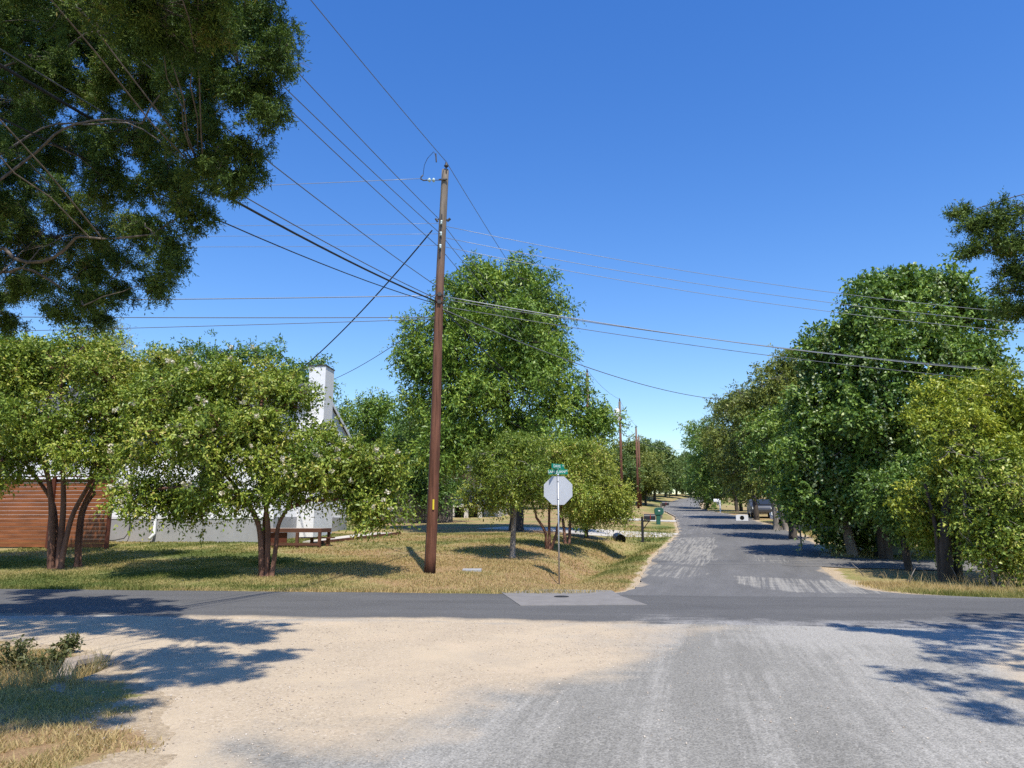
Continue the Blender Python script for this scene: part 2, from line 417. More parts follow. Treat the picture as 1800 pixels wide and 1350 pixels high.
# a dark seam ahead of the viewer, wheel tracks either side
q = X * math.cos(R(13.2)) - (Y) * math.sin(R(13.2)) + .06 * np.sin(Y * .9)
chip = .46 + .08 * np.cos(q * 2 * math.pi / 1.9) - .50 * np.exp(-((q - .02 - .05 * n2(X, Y, .8)) / .17) ** 2) - .22 * np.exp(-((q - .35) / .40) ** 2) * sstep(7.8, 9.8, Y) + .18 * sstep(1.2, 3.5, q)
chip = chip + .22 * sstep(9.6, 11.0, Y)
i = np.arange(len(nx_) - 1)[:, None] * len(ny_) + np.arange(len(ny_) - 1)[None]
fs = grid_faces(len(nx_), len(ny_))[keep[:-1, :-1].ravel()]
used, inv = np.unique(fs.ravel(), return_inverse=True)
zz = np.maximum(hbase(X, Y), -.02) + .004 + .012 * n2(X, Y, 1.1, 3) - .07 * (1 - sstep(.0, .35, edge + .10 * n2(X, Y, 4, 2)))
V = np.stack([X.ravel(), Y.ravel(), zz.ravel()], 1)[used]
nr = mesh_np('gravel_road', V, inv.reshape(fs.shape), M['asphalt_near'], smooth=True, attr={'chip': ('POINT', chip.ravel()[used]), 'stripe': ('POINT', np.full(len(used), .75)), 'dust': ('POINT', dust.ravel()[used])})
tag(nr, kind='structure')

# cross street
u = np.concatenate([np.arange(-75, -24, 1.5), np.arange(-24, 26, .15), np.arange(26, 80, 1.5)]); w = np.linspace(0, 1, 46)
U, W = np.meshgrid(u, w, indexing='ij')
ne = NEAR_E + .10 * n2(U, U * 0, 1.1, 4) + .05 * n2(U, U * 0, 4.3, 2); fe = FAR_E + .05 * n2(U, U * 0, 1.4, 7) + .03 * n2(U, U * 0, 6, 1)
yy = ne + (fe - ne) * W - ST(U)
dust = (1 - sstep(.0, .17, W + .05 * n2(U, W * 5, 1.2, 3))) * (.45 + .4 * sstep(-9, -3, U)) * (1 - sstep(1.0, 3.5, U))
chip = .12 + .10 * n2(U, W * 9, .9, 5) + .42 * (1 - sstep(0, .42, W + .06 * n2(U, W * 4, .8, 6))) * sstep(.5, 3.5, U) + .12 * np.exp(-((W - .72) / .08) ** 2)
cs = mesh_np('cross_street', np.stack([U.ravel(), yy.ravel(), (np.maximum(hbase(U, yy), 0) + .024 - .034 * (1 - sstep(0, .06, W))).ravel()], 1), grid_faces(len(u), len(w)), M['asphalt_cross'], smooth=True,
             attr={'chip': ('POINT', chip.ravel()), 'stripe': ('POINT', np.full(chip.size, .35)), 'dust': ('POINT', dust.ravel())})
tag(cs, kind='structure')

# road ahead
v = np.concatenate([np.arange(16.3, 48, .16), np.arange(48, 178, .8)]); w = np.linspace(0, 1, 64)
Vv, W = np.meshgrid(v, w, indexing='ij')
a_ = xl(Vv) + .07 * n2(Vv, Vv * 0, 1.5, 3) + .04 * n2(Vv, Vv * 0, 5, 3); c_ = xr(Vv) + .10 * n2(Vv, Vv * 0, 1.2, 8)
XX = a_ + (c_ - a_) * W
chips = [([(1185, 945), (1262, 945), (1262, 985), (1230, 1000), (1150, 985), (1158, 965)], .50),
         ([(1085, 1002), (1120, 990), (1235, 998), (1250, 1010), (1205, 1020), (1150, 1014), (1075, 1018)], .42),
         ([(1283, 1012), (1400, 1018), (1500, 1022), (1600, 1042), (1560, 1047), (1400, 1043), (1320, 1034), (1280, 1026)], .50),
         ([(1300, 972), (1440, 990), (1440, 1000), (1300, 985)], .35),
         ([(1190, 905), (1240, 905), (1262, 940), (1190, 940)], .34)]
chip = .10 + .10 * n2(XX, Vv, .7, 2)
for pts, amt in chips:
    d = poly_dist(XX, Vv, pg(pts)); chip = np.maximum(chip, amt * sstep(-.35, .35, d + .12 * n2(XX, Vv, 2, 1)))
e2 = np.minimum(XX - a_, c_ - XX)
dust = (1 - sstep(0, .32, e2 + .18 * n2(XX, Vv, 1.7, 5))) * .55 * (Vv > 19)
chip = chip + .30 * sstep(55, 75, Vv)
stripe = np.where(chip > .3, 1.35, .5)
ra = mesh_np('road', np.stack([XX.ravel(), Vv.ravel(), (hbase(XX, Vv) - ditch_main(XX, Vv) + .014 + .05 * sstep(48, 60, Vv)).ravel()], 1), grid_faces(len(v), len(w)), M['asphalt_ahead'], smooth=True,
             attr={'chip': ('POINT', chip.ravel()), 'stripe': ('POINT', stripe.ravel()), 'dust': ('POINT', dust.ravel())})
tag(ra, kind='structure')

# pale concrete apron let into the street, with its iron lid
M['concrete'] = plain('apron_concrete', (.215, .20, .182), .9, 0, .16, 3.0, .2, .004)
ap = pg([(880, 1043), (960, 1038), (1075, 1040), (1090, 1050), (1138, 1066), (915, 1068)])
ap = np.array([(p[0], p[1], .034) for p in ap]); ctr = ap.mean(0)
mb = MB(); mb.prism([(p[0], p[1]) for p in ap], 'z', .0, .034)
apo = mb.build('concrete_pad', M['concrete']); tag(apo, 'pale grey concrete pad let into the dark street, in front of the stop sign', 'pad', kind='structure')
M['iron'] = plain('dark_iron', (.035, .033, .032), .7, .3, .3, 20)
lp = onG(987, 1052)
mb = MB(); mb.tube([(0, 0, 0), (0, 0, .010)], .16, 20); mb.tube([(0, 0, .010), (0, 0, .014)], .125, 20)
tag(mb.build('valve_cover', M['iron'], loc=(lp[0], lp[1], .034)), 'small round dark iron valve cover set in the concrete pad', 'cover')

# driveways
def strip(name, pts, width, mat, lift=.02, n=60):
    P = np.array([onG(*p)[:2] for p in pts]); s = np.linspace(0, 1, n); k = np.linspace(0, 1, len(P))
    cx = np.interp(s, k, P[:, 0]); cyy = np.interp(s, k, P[:, 1])
    tx = np.gradient(cx); ty = np.gradient(cyy); L = np.hypot(tx, ty); nxx, nyy = -ty / L, tx / L
    w = np.linspace(-.5, .5, 9)
    wd = (width if not np.isscalar(width) else np.full(n, width)) * (1 + .04 * np.sin(s * 40))
    XX = cx[:, None] + nxx[:, None] * w * wd[:, None]; YY = cyy[:, None] + nyy[:, None] * w * wd[:, None]
    o = mesh_np(name, np.stack([XX.ravel(), YY.ravel(), (hbase(XX, YY) - ditch_main(XX, YY) + lift).ravel()], 1), grid_faces(n, 9), mat, smooth=True,
                attr={'chip': ('POINT', np.full(n * 9, .25)), 'stripe': ('POINT', np.full(n * 9, .3)), 'dust': ('POINT', np.full(n * 9, .3))})
    return tag(o, kind='structure')
M['drive'] = plain('driveway_concrete', (.50, .46, .39), .9, 0, .14, 1.5, .2, .003)
strip('driveway', [(1186, 941), (1165, 940), (1100, 938), (1000, 934), (860, 928)], np.interp(np.linspace(0, 1, 60), [0, .12, .25, 1], [4.2, 3.2, 2.8, 2.8]), M['drive'], .012)
strip('driveway', [(1215, 917), (1180, 916), (1120, 913), (1060, 912)], 2.4, M['drive'])
strip('driveway', [(1395, 985), (1500, 990), (1600, 994), (1700, 996), (1800, 992), (2000, 985)], np.interp(np.linspace(0, 1, 60), [0, .3, 1], [4.5, 3.4, 3.4]), M['asphalt_ahead'])
M['gravel'] = plain('loose_gravel', (.42, .37, .31), .95, 0, .35, 60, .1)

# ------------------------------------------------------------------ leaves and trees
def unit(a): return a / (np.linalg.norm(a, axis=-1, keepdims=True) + 1e-9)
def leaves_mesh(name, P, D, N, L, W, tint, mat, parent, fold=.18, droop=.12):
    n = len(P)
    D = unit(D); S = unit(np.cross(D, N)); Nn = np.cross(S, D)
    L = L[:, None]; W = W[:, None]
    V = np.empty((n, 4, 3), np.float32)
    V[:, 0] = P
    V[:, 1] = P + D * L * .45 + S * W * .5 + Nn * W * fold
    V[:, 2] = P + D * L - Nn * L * droop
    V[:, 3] = P + D * L * .45 - S * W * .5 + Nn * W * fold
    return mesh_np(name, V.reshape(-1, 3), np.arange(4 * n).reshape(n, 4), mat, parent, attr={'tint': ('FACE', np.clip(tint, 0, 1))})

class Wood:
    def __init__(self): self.V = []; self.Fq = []; self.n = 0
    def tube(self, pts, rad, sides=5):
        pts = np.asarray(pts, float); n = len(pts); rad = np.asarray(rad, float)
        d = np.gradient(pts, axis=0); d = unit(d)
        ref = np.array([1.0, 0, 0]) if abs(d[0][0]) < .75 else np.array([0, 1.0, 0])
        a = unit(np.cross(d, ref)); b = np.cross(d, a)
        t = np.arange(sides) * 2 * np.pi / sides
        V = pts[:, None] + rad[:, None, None] * (np.cos(t)[None, :, None] * a[:, None] + np.sin(t)[None, :, None] * b[:, None])
        i = (np.arange(n - 1)[:, None] * sides + np.arange(sides)[None]); j = (np.arange(n - 1)[:, None] * sides + (np.arange(sides)[None] + 1) % sides)
        self.Fq.append(np.stack([i, j, j + sides, i + sides], -1).reshape(-1, 4) + self.n)
        self.V.append(V.reshape(-1, 3)); self.n += n * sides
    def build(self, name, mat, parent): return mesh_np(name, np.concatenate(self.V), np.concatenate(self.Fq), mat, parent, smooth=True)

def curve(p0, p1, bow, n, r):
    t = np.linspace(0, 1, n)[:, None]; p0 = np.asarray(p0, float); p1 = np.asarray(p1, float)
    L = np.linalg.norm(p1 - p0)
    P = p0 + (p1 - p0) * t + np.array([0, 0, 1.0]) * bow * L * (4 * t * (1 - t)) * .5
    j = r.normal(size=(n, 3)) * L * .012; j[0] = 0; j[-1] = 0; sw = r.normal(size=3) * L * .06; j += np.sin(t * np.pi) * sw
    return P + j

def make_tree(name, label, cat, base, trunks, lobes, leaf, bark, group=None, seed=1, bough_r=.75, dens=1.0, cl=14, shoots=5, lps=9, L=.11, W=.05,
              shoot_len=.45, droop=.25, lo=.55, holes=.0, twig_r=.012, limb_r=.06, hang=0.0, tone=0.0, flowers=0, vines=0, flat=.75, deadtwigs=0, up=.55, spread=.40):
    """lobes: world ellipsoids (x,y,z,rx,ry,rz[,weight]); trunks: list of (points, r0, r1). Everything is built relative to the base."""
    r = np.random.default_rng(seed); base = np.asarray(base, float)
    root = empty(name, base, label, cat, group)
    wood = Wood(); nodes = []
    for pts, r0, r1 in trunks:
        pts = np.asarray(pts, float) - base; n = max(8, len(pts) * 5)
        k = np.linspace(0, 1, len(pts)); s = np.linspace(0, 1, n)
        P = np.stack([np.interp(s, k, pts[:, c]) for c in range(3)], 1)
        for _ in range(4): P[1:-1] = (P[:-2] + 2 * P[1:-1] + P[2:]) / 4
        P[:, :2] += np.stack([np.sin(s * 5 + seed), np.cos(s * 4.3 + seed * 2)], 1) * .25 * r0 * (s > .05)[:, None]
        if r0 < .061 and n > 14:
            Ln = np.linalg.norm(P[-1] - P[0]); ph = r.uniform(0, 6, 6)
            P = P + .035 * Ln * np.stack([np.sin(s * 7 + ph[0]) + .5 * np.sin(s * 17 + ph[1]), np.sin(s * 8 + ph[2]) + .5 * np.sin(s * 15 + ph[3]), np.sin(s * 6.5 + ph[4]) + .5 * np.sin(s * 19 + ph[5])], 1) * (s * 2).clip(0, 1)[:, None]
        rad = r0 + (r1 - r0) * s; rad[0] *= 1.25; rad[0:1] *= 1.0
        wood.tube(P, rad, 9); nodes += list(P[n // 3:])
    tn = np.array(nodes)
    BC = []; CC = []; BW = []
    for lb in lobes:
        c = np.array(lb[:3]) - base; rad = np.array(lb[3:6]); w = lb[6] if len(lb) > 6 else 1.0
        # limb from the nearest trunk node to the heart of the lobe
        dn = np.linalg.norm(tn - c, axis=1) + .8 * np.clip(tn[:, 2] - c[2], 0, 99)
        st = tn[int(np.argmin(dn))]
        limb = curve(st, c, .12, 8, r); wood.tube(limb, np.linspace(limb_r, limb_r * .45, 8), 6)
        area = (rad[0] * rad[1] + rad[0] * rad[2] + rad[1] * rad[2])
        nb = max(4, int(round(area / bough_r ** 2 * .95 * w * dens)))
        d = unit(r.normal(size=(nb, 3)))
        rr = lo + (1 - lo) * r.random(nb) ** .55
        rr *= 1 + .26 * n3(d, 2.2, seed + c[0])
        bc = c + d * rad * np.clip(rr, 0, 1.12)[:, None] * np.clip(1 - bough_r * .35 / rad, .4, 1)
        for p in bc:
            q = limb[int(np.argmin(np.linalg.norm(limb - p, axis=1)))]
            br = curve(q, p, .10, 5, r); wood.tube(br, np.linspace(limb_r * .42, twig_r * 1.3, 5), 5)
            ncl = max(3, int(cl * r.uniform(.7, 1.3)))
            cc = p + r.normal(size=(ncl, 3)) * bough_r * np.array([spread, spread, spread * flat])
            if holes: cc = cc[n3(cc, 1.4, seed) > -1 + holes * 1.1]
            BC.append(p); CC.append(cc); BW.append(np.full(len(cc), r.normal() * .13))
            for z in cc[:max(2, ncl // 3)]:
                wood.tube(curve(p, z, .05, 3, r), [twig_r, twig_r * .8, twig_r * .4], 3)
    C = np.concatenate(CC); bw = np.concatenate(BW)
    bidx = np.concatenate([np.full(len(c), i) for i, c in enumerate(CC)]); B = np.array(BC)
    out = unit(C - B[bidx] + 1e-3)
    nS = len(C) * shoots
    Cs = np.repeat(C, shoots, 0); Os = np.repeat(out, shoots, 0); bws = np.repeat(bw, shoots)
    sd = unit(Os * .55 + r.normal(size=(nS, 3)) * .75 + np.array([0, 0, .15 - hang]))
    sl = shoot_len * r.uniform(.6, 1.25, nS)
    n = nS * lps
    f = (np.tile(np.linspace(.12, 1, lps), nS) + r.normal(size=n) * .06)
    sdl = np.repeat(sd, lps, 0); sll = np.repeat(sl, lps)
    P = np.repeat(Cs, lps, 0) + sdl * (f * sll)[:, None]
    P[:, 2] -= droop * (f ** 2) * sll
    rnd = unit(r.normal(size=(n, 3)))
    D = unit(sdl * .55 + rnd * .8 + np.array([0, 0, -droop]))
    N = unit(np.array([0, 0, up]) + np.repeat(Os, lps, 0) * .5 + r.normal(size=(n, 3)) * .62)
    ti = .42 + tone + np.repeat(bws, lps) + r.normal(size=n) * .21 + .12 * n3(P, .8, seed)
    leaves_mesh('crown', P, D, N, L * r.uniform(.45, 1.35, n), W * r.uniform(.55, 1.3, n), ti, leaf, root)
    if deadtwigs:
        k = r.integers(0, len(B), deadtwigs)
        for i in k:
            d = unit(r.normal(size=3) * np.array([.7, .7, .4]) + np.array([0, 0, .4])); ln = bough_r * r.uniform(1.1, 2.0)
            Q = B[i] + d * ln; tw = curve(B[i], Q, .1, 6, r)
            wood.tube(tw, np.linspace(twig_r * 1.3, twig_r * .4, 6), 3)
            for _ in range(5):
                a = tw[r.integers(1, 5)]; wood.tube(curve(a, a + unit(d + r.normal(size=3) * .7) * ln * .4, .1, 3, r), [twig_r * .7, twig_r * .5, twig_r * .3], 3)
    wood.build('trunk', bark, root)
    if flowers:
        cm = C.mean(0); oo = unit((C - cm) / C.std(0)); sc_ = np.linalg.norm((C - cm) / C.std(0), axis=1) - oo[:, 1] * 1.1 + r.normal(size=len(C)) * .35
        k = r.permutation(np.argsort(-sc_)[:len(C) // 4])[:flowers]; dirf = unit(oo[k] * .6 + np.array([0, -.5, .5])); pts = C[k] + dirf * shoot_len * 1.05
        for pf in pts:
            n = 26; sz = r.uniform(.5, .85); Pf = r.normal(size=(n, 3)) * .034 * sz
            fl = leaves_mesh('flower_cluster', Pf, r.normal(size=(n, 3)), r.normal(size=(n, 3)) + np.array([0, -.4, .6]), np.full(n, .065), np.full(n, .05), r.random(n), M['flower'], root)
            fl.location = pf
    if vines:
        k = r.integers(0, len(B), vines); Pv = []
        for i in k:
            p = B[i] + np.array([r.normal() * .4, -bough_r * .7, .2]); ln = r.uniform(.8, 2.2)
            t = np.linspace(0, 1, 40)
            Pv.append(p + np.stack([.25 * np.sin(t * 5 + i) * t, -.15 * np.sin(t * 3), -t * ln], 1) + r.normal(size=(40, 3)) * .05)
        Pv = np.concatenate(Pv); n = len(Pv)
        leaves_mesh('vine', Pv, r.normal(size=(n, 3)) + np.array([0, 0, -.5]), r.normal(size=(n, 3)) + np.array([0, -.5, .5]), np.full(n, .12), np.full(n, .09), r.random(n), M['vine'], root)
    return root

def lobe(px, py, rx, ry, Yd, depth=None, w=1.0):
    c = atY(px, py, Yd); k = np.linalg.norm(c - np.array([0, 0, CAMH])) / math.sqrt(F ** 2 + (px - CX) ** 2 + (py - CY) ** 2)
    k = (c[1] * CP + (c[2] - CAMH) * SP) / F
    return (c[0], c[1], c[2], rx * k, (depth if depth else max(rx, ry) * k * .95), ry * k, w)
def lobes(Yd, lst):
    return [lobe(a[0], a[1], a[2], a[3], Yd + (a[4] if len(a) > 4 else 0), None, a[5] if len(a) > 5 else 1.0) for a in lst]
def tp(Yd, *pts): return [atY(px, py, Yd + (dy[0] if dy else 0)) for px, py, *dy in pts]
def gbase(px, py): return onG(px, py)
def gdown(p): return np.array([p[0], p[1], gz(p[0], p[1])])

# ---- left side: two crape myrtles in front of the house
b0 = gbase(100, 1000); Yb = b0[1]
make_tree('crape_myrtle', 'multi-stemmed crape myrtle with reddish bark in front of the stained board fence', 'tree', b0,
          [([b0 + (-.12, 0, -.1)] + tp(Yb, (92, 900), (82, 830), (40, 740)), .11, .045), ([b0 + (.05, .05, -.1)] + tp(Yb, (112, 900), (108, 830), (110, 720)), .10, .045),
           ([b0 + (.16, -.05, -.1)] + tp(Yb, (125, 905), (165, 835), (200, 740)), .085, .04), ([b0 + (-.02, .12, -.1)] + tp(Yb, (98, 890, .3), (70, 850, .4), (10, 770, .8)), .08, .04)],
          lobes(Yb, [(10, 650, 92, 68), (115, 640, 92, 62, .6), (190, 672, 55, 60), (60, 735, 98, 58, -.6), (160, 758, 76, 50, .2), (-50, 740, 76, 86), (5, 810, 56, 46, -.6), (128, 800, 42, 32, -1.0), (192, 812, 36, 30, -.3), (-110, 680, 76, 76)]),
          M['crape'], M['bark_crape'], seed=11, bough_r=.55, cl=15, shoots=5, lps=9, L=.112, W=.056, shoot_len=.42, droop=.3, flowers=8, tone=.03, dens=1.15)
b1 = gbase(468, 1014); Yb = b1[1]
make_tree('crape_myrtle', 'wide spreading crape myrtle with white flower clusters in front of the white house', 'tree', b1,
          [([b1 + (-.1, 0, -.1)] + tp(Yb, (456, 930), (440, 890), (380, 810)), .085, .045), ([b1 + (.0, .05, -.1)] + tp(Yb, (470, 930), (465, 880), (460, 760)), .085, .045),
           ([b1 + (.14, 0, -.1)] + tp(Yb, (484, 960), (487, 920), (520, 870), (560, 820)), .07, .035), ([b1 + (-.04, .1, -.1)] + tp(Yb, (462, 910, .3), (480, 850, .6), (600, 790, .8)), .07, .04)],
          lobes(Yb, [(315, 690, 78, 64, .3), (282, 775, 70, 58), (252, 862, 42, 46, -.2), (395, 682, 78, 56, .5), (468, 672, 54, 38, .7), (385, 772, 90, 64, -.6), (472, 775, 76, 60), (312, 865, 54, 42, .5), (395, 868, 56, 34, -.5), (350, 890, 40, 22, .6),
                         (545, 826, 68, 42, -.3), (622, 817, 66, 46, .2), (672, 845, 42, 62), (605, 866, 74, 36, .5), (500, 858, 56, 28, -.4), (655, 893, 48, 28, -.3), (515, 705, 26, 26, .4, .5), (556, 768, 22, 20, .3, .35)]),
          M['crape'], M['bark_crape'], seed=12, bough_r=.5, cl=14, shoots=5, lps=9, L=.110, W=.055, shoot_len=.44, droop=.35, flowers=80, dens=1.2)
b2 = gdown(b0 + np.array([.42, .25, 0]))
make_tree('crape_myrtle', 'yellowing crape myrtle sharing a clump with the one before the stained fence', 'tree', b2,
          [([b2 + (0, 0, -.1)] + tp(b2[1], (138, 900), (180, 830), (225, 750)), .075, .035), ([b2 + (.06, .1, -.1)] + tp(b2[1], (140, 890, .2), (170, 840, .4), (200, 770, .5)), .06, .03)],
          lobes(b2[1] + .4, [(215, 690, 48, 50), (265, 670, 48, 42), (240, 740, 48, 46), (215, 785, 36, 32), (290, 640, 34, 26)]),
          M['crape_yellow'], M['bark_crape'], seed=13, bough_r=.5, cl=14, shoots=5, lps=9, L=.105, W=.052, shoot_len=.4, droop=.3, tone=.04)

# ---- the tall tree in the middle
b3 = gdown(atY(908, 935, 36.0)); Yb = 36.0
make_tree('shade_tree', 'tall round-headed shade tree behind the utility pole, highest crown in the yard', 'tree', b3,
          [([b3 + (0, 0, -.2)] + tp(Yb, (905, 850), (895, 760), (885, 620), (880, 520)), .36, .09), (tp(Yb, (903, 840), (840, 760), (800, 650)), .2, .07), (tp(Yb, (900, 820), (960, 740), (1010, 700)), .18, .06)],
          lobes(Yb, [(890, 520, 85, 60), (815, 540, 75, 62), (955, 555, 52, 58), (900, 590, 95, 75, -1.5), (765, 610, 65, 60), (835, 640, 85, 70, -1), (950, 640, 60, 55), (770, 690, 70, 55, -.5), (900, 690, 95, 60, -2), (975, 700, 55, 55),
                      (1028, 748, 36, 30), (820, 760, 90, 55, -1), (930, 760, 90, 45, -1.5), (1056, 738, 18, 18), (790, 810, 50, 36, -2), (730, 640, 38, 40), (850, 480, 35, 26), (915, 480, 40, 26)]),
          M['pecan'], M['bark_dark'], seed=21, bough_r=.9, cl=16, shoots=5, lps=9, L=.20, W=.072, shoot_len=.75, droop=.35, limb_r=.10, twig_r=.018)

# ---- small ornamental trees by the sign
b4 = gbase(901, 980); Yb = b4[1]
make_tree('lawn_tree', 'small neat single-trunk tree on the lawn between the pole and the stop sign', 'tree', b4,
          [([b4 + (0, 0, -.1)] + tp(Yb, (901, 925), (905, 880), (900, 800)), .105, .04), (tp(Yb, (902, 910), (885, 890), (860, 850)), .05, .03)],
          lobes(Yb, [(880, 800, 55, 38), (925, 800, 50, 40), (850, 840, 45, 42), (905, 845, 65, 45, -.6), (945, 850, 35, 42), (835, 870, 32, 24), (880, 880, 40, 22, -.3), (900, 775, 35, 20)]),
          M['crape'], M['bark_grey'], seed=31, bough_r=.42, cl=13, shoots=5, lps=9, L=.085, W=.036, shoot_len=.36, droop=.3, tone=-.06)
b5 = gbase(965, 966); Yb = b5[1]
make_tree('crape_myrtle', 'vase-shaped crape myrtle with bare red stems, nearer of the pair behind the stop sign', 'tree', b5,
          [([b5 + (-.08, 0, -.1)] + tp(Yb, (955, 925), (942, 905), (930, 850)), .06, .03), ([b5 + (0, 0, -.1)] + tp(Yb, (965, 920), (968, 860)), .065, .03), ([b5 + (.08, 0, -.1)] + tp(Yb, (975, 930), (990, 895), (1010, 840)), .06, .03)],
          lobes(Yb, [(975, 805, 45, 35), (1005, 820, 45, 45), (960, 850, 40, 40), (1000, 865, 45, 35, -.6), (1020, 790, 30, 25)]),
          M['crape'], M['bark_crape'], seed=32, bough_r=.42, cl=13, shoots=5, lps=9, L=.09, W=.042, shoot_len=.4, droop=.35, tone=.06)
b6 = gbase(997, 957); Yb = b6[1] + .4
make_tree('crape_myrtle', 'crape myrtle with arching yellow-green branches reaching toward the roadside mailbox', 'tree', b6,
          [([b6 + (-.08, 0, -.1)] + tp(Yb, (990, 915), (985, 890), (1000, 840)), .07, .03), ([b6 + (.06, 0, -.1)] + tp(Yb, (1002, 905), (1020, 860), (1040, 830)), .065, .03)],
          lobes(Yb, [(1040, 805, 40, 30), (1060, 840, 40, 42), (1030, 855, 40, 40, -.5), (1080, 875, 32, 38), (1095, 890, 20, 25), (1050, 890, 40, 25), (1015, 895, 30, 22)]),
          M['crape_yellow'], M['bark_crape'], seed=33, bough_r=.42, cl=13, shoots=5, lps=9, L=.09, W=.042, shoot_len=.42, droop=.45, hang=.25, tone=-.05)
b7 = gdown(atY(1030, 925, 34))
make_tree('shrub', 'dark low shrub beside the concrete drive behind the crape myrtles', 'shrub', b7, [([b7 + (0, 0, -.1)] + tp(34, (1032, 905), (1035, 890)), .1, .05)],
          lobes(34, [(1030, 895, 32, 28), (1050, 890, 30, 22), (1015, 905, 22, 20)]), M['broad'], M['bark_dark'], seed=34, bough_r=.45, cl=10, L=.13, W=.06)

# ---- trees behind the house and far left
def simple_tree(name, label, Yd, trunk_px, lst, mat, seed, group=None, bough_r=1.0, cl=13, L=.2, W=.085, bark='bark_dark', r0=.22, **kw):
    c = atY(trunk_px, 800, Yd); b = gdown(c); top = lst[0]
    return make_tree(name, label, 'tree', b, [([b + (0, 0, -.2), b + (0, 0, 2.0), atY(top[0], top[1] + top[3] * .3, Yd)], r0, r0 * .3)], lobes(Yd, lst), M[mat], M[bark], group=group, seed=seed, bough_r=bough_r, cl=cl, L=L, W=W, shoot_len=L * 3.4, limb_r=.08, twig_r=.018, **kw)
simple_tree('leafy_tree', 'dark green tree rising behind the white house roof left of the chimney', 47, 420, [(300, 650, 55, 50), (370, 660, 70, 60), (440, 645, 60, 50), (510, 650, 50, 48), (560, 670, 35, 40)], 'broad', 41)
simple_tree('leafy_tree', 'bushy bright green tree immediately right of the gable end of the white house', 50, 650, [(640, 730, 55, 50), (625, 790, 50, 60), (690, 770, 50, 60), (660, 840, 60, 50)], 'pecan', 42)
simple_tree('leafy_tree', 'dark tree filling the gap between the bright bushy tree and the tall shade tree', 46, 725, [(730, 780, 50, 80), (700, 840, 50, 55), (760, 850, 55, 60)], 'broad', 43, tone=-.18)
simple_tree('wispy_tree', 'wispy olive yellow tree tip poking above the crape myrtles at the fence', 36, 200, [(190, 610, 35, 42), (215, 630, 25, 38), (170, 640, 40, 40)], 'broad_olive', 44, bough_r=.6, L=.16, W=.03, hang=.3, tone=.25)
simple_tree('leafy_tree', 'broad tree behind the stained fence at the far left edge of the yard', 40, -40, [(-30, 640, 90, 70), (60, 640, 70, 55), (-120, 680, 90, 90)], 'pecan', 45)

# ---- right side
b = gbase(1548, 988); Yb = 27.5; b = gdown(atY(1548, 900, Yb))
make_tree('vine_covered_tree', 'tallest tree right of the road, draped with pale vine strands over its crown', 'tree', b,
          [([b + (0, 0, -.2)] + tp(Yb, (1545, 920), (1560, 800), (1580, 650)), .26, .08), (tp(Yb, (1555, 860), (1620, 740), (1660, 620)), .14, .06)],
          lobes(Yb, [(1555, 530, 75, 60), (1625, 510, 70, 55), (1690, 570, 62, 65), (1585, 610, 95, 75, -1.2), (1660, 660, 85, 75, -.8), (1510, 590, 50, 60), (1560, 710, 85, 70, -1.4), (1650, 760, 70, 70, -.6), (1720, 660, 50, 60), (1600, 820, 80, 70, -1), (1540, 860, 60, 55, -.5), (1610, 905, 65, 38), (1530, 925, 50, 26, 1.8), (1640, 880, 60, 50, 1.5)]),
          M['broad'], M['bark_dark'], seed=51, bough_r=.72, cl=15, shoots=5, lps=9, L=.165, W=.092, shoot_len=.5, droop=.3, vines=70, limb_r=.09)
Yb = 28.5; b = gdown(atY(1492, 900, Yb))
make_tree('vine_covered_tree', 'roadside tree with vine strands, left shoulder of the tallest right-hand tree', 'tree', b,
          [([b + (0, 0, -.2)] + tp(Yb, (1488, 930), (1480, 800), (1450, 680)), .22, .07)],
          lobes(Yb, [(1440, 620, 42, 45), (1450, 700, 58, 65), (1500, 680, 50, 60), (1420, 770, 50, 60, -.5), (1480, 790, 60, 60, -1), (1440, 850, 60, 55), (1500, 880, 60, 55, -.5), (1425, 890, 42, 40), (1470, 925, 50, 28, 2.2), (1505, 935, 40, 22, 2.0)]),
          M['broad'], M['bark_grey'], seed=52, bough_r=.68, cl=15, shoots=5, lps=9, L=.165, W=.092, shoot_len=.5, droop=.3, vines=40, tone=-.05)
Yb = 23.5; b = gdown(atY(1590, 900, Yb))
make_tree('dark_trunk_tree', 'slim tree with a straight dark trunk at the edge of the right-hand drive', 'tree', b,
          [([b + (0, 0, -.2)] + tp(Yb, (1590, 940), (1592, 850)), .13, .07)],
          lobes(Yb, [(1590, 880, 55, 45), (1625, 850, 55, 50), (1560, 850, 45, 45), (1610, 920, 50, 24)]), M['broad'], M['bark_dark'], seed=53, bough_r=.55, cl=13, L=.12, W=.06, tone=-.1)
Yb = 20.5; b = gdown(atY(1665, 900, Yb))
make_tree('yellow_green_tree', 'bushy yellow-green tree overhanging the iron fence at the right verge', 'tree', b,
          [([b + (-.15, 0, -.2)] + tp(Yb, (1660, 940), (1665, 850), (1680, 750)), .2, .07), ([b + (.2, .1, -.2)] + tp(Yb, (1680, 930), (1720, 820)), .12, .05), ([b + (-.3, .1, -.2)] + tp(Yb, (1645, 930), (1625, 850)), .07, .04)],
          lobes(Yb, [(1690, 705, 65, 50), (1760, 700, 60, 55), (1650, 760, 55, 55), (1720, 780, 80, 65, -.8), (1800, 770, 55, 75), (1670, 840, 65, 55, -.5), (1640, 900, 60, 48, .3), (1700, 915, 60, 42, .2), (1760, 880, 60, 50, .3), (1690, 945, 40, 18, 1.5), (1630, 930, 30, 18, 1.5)]),
          M['yellowgreen'], M['bark_dark'], seed=54, bough_r=.55, cl=15, shoots=5, lps=9, L=.115, W=.05, shoot_len=.4, droop=.3, tone=.06)
Yb = 18.9; b = gdown(atY(1745, 900, Yb))
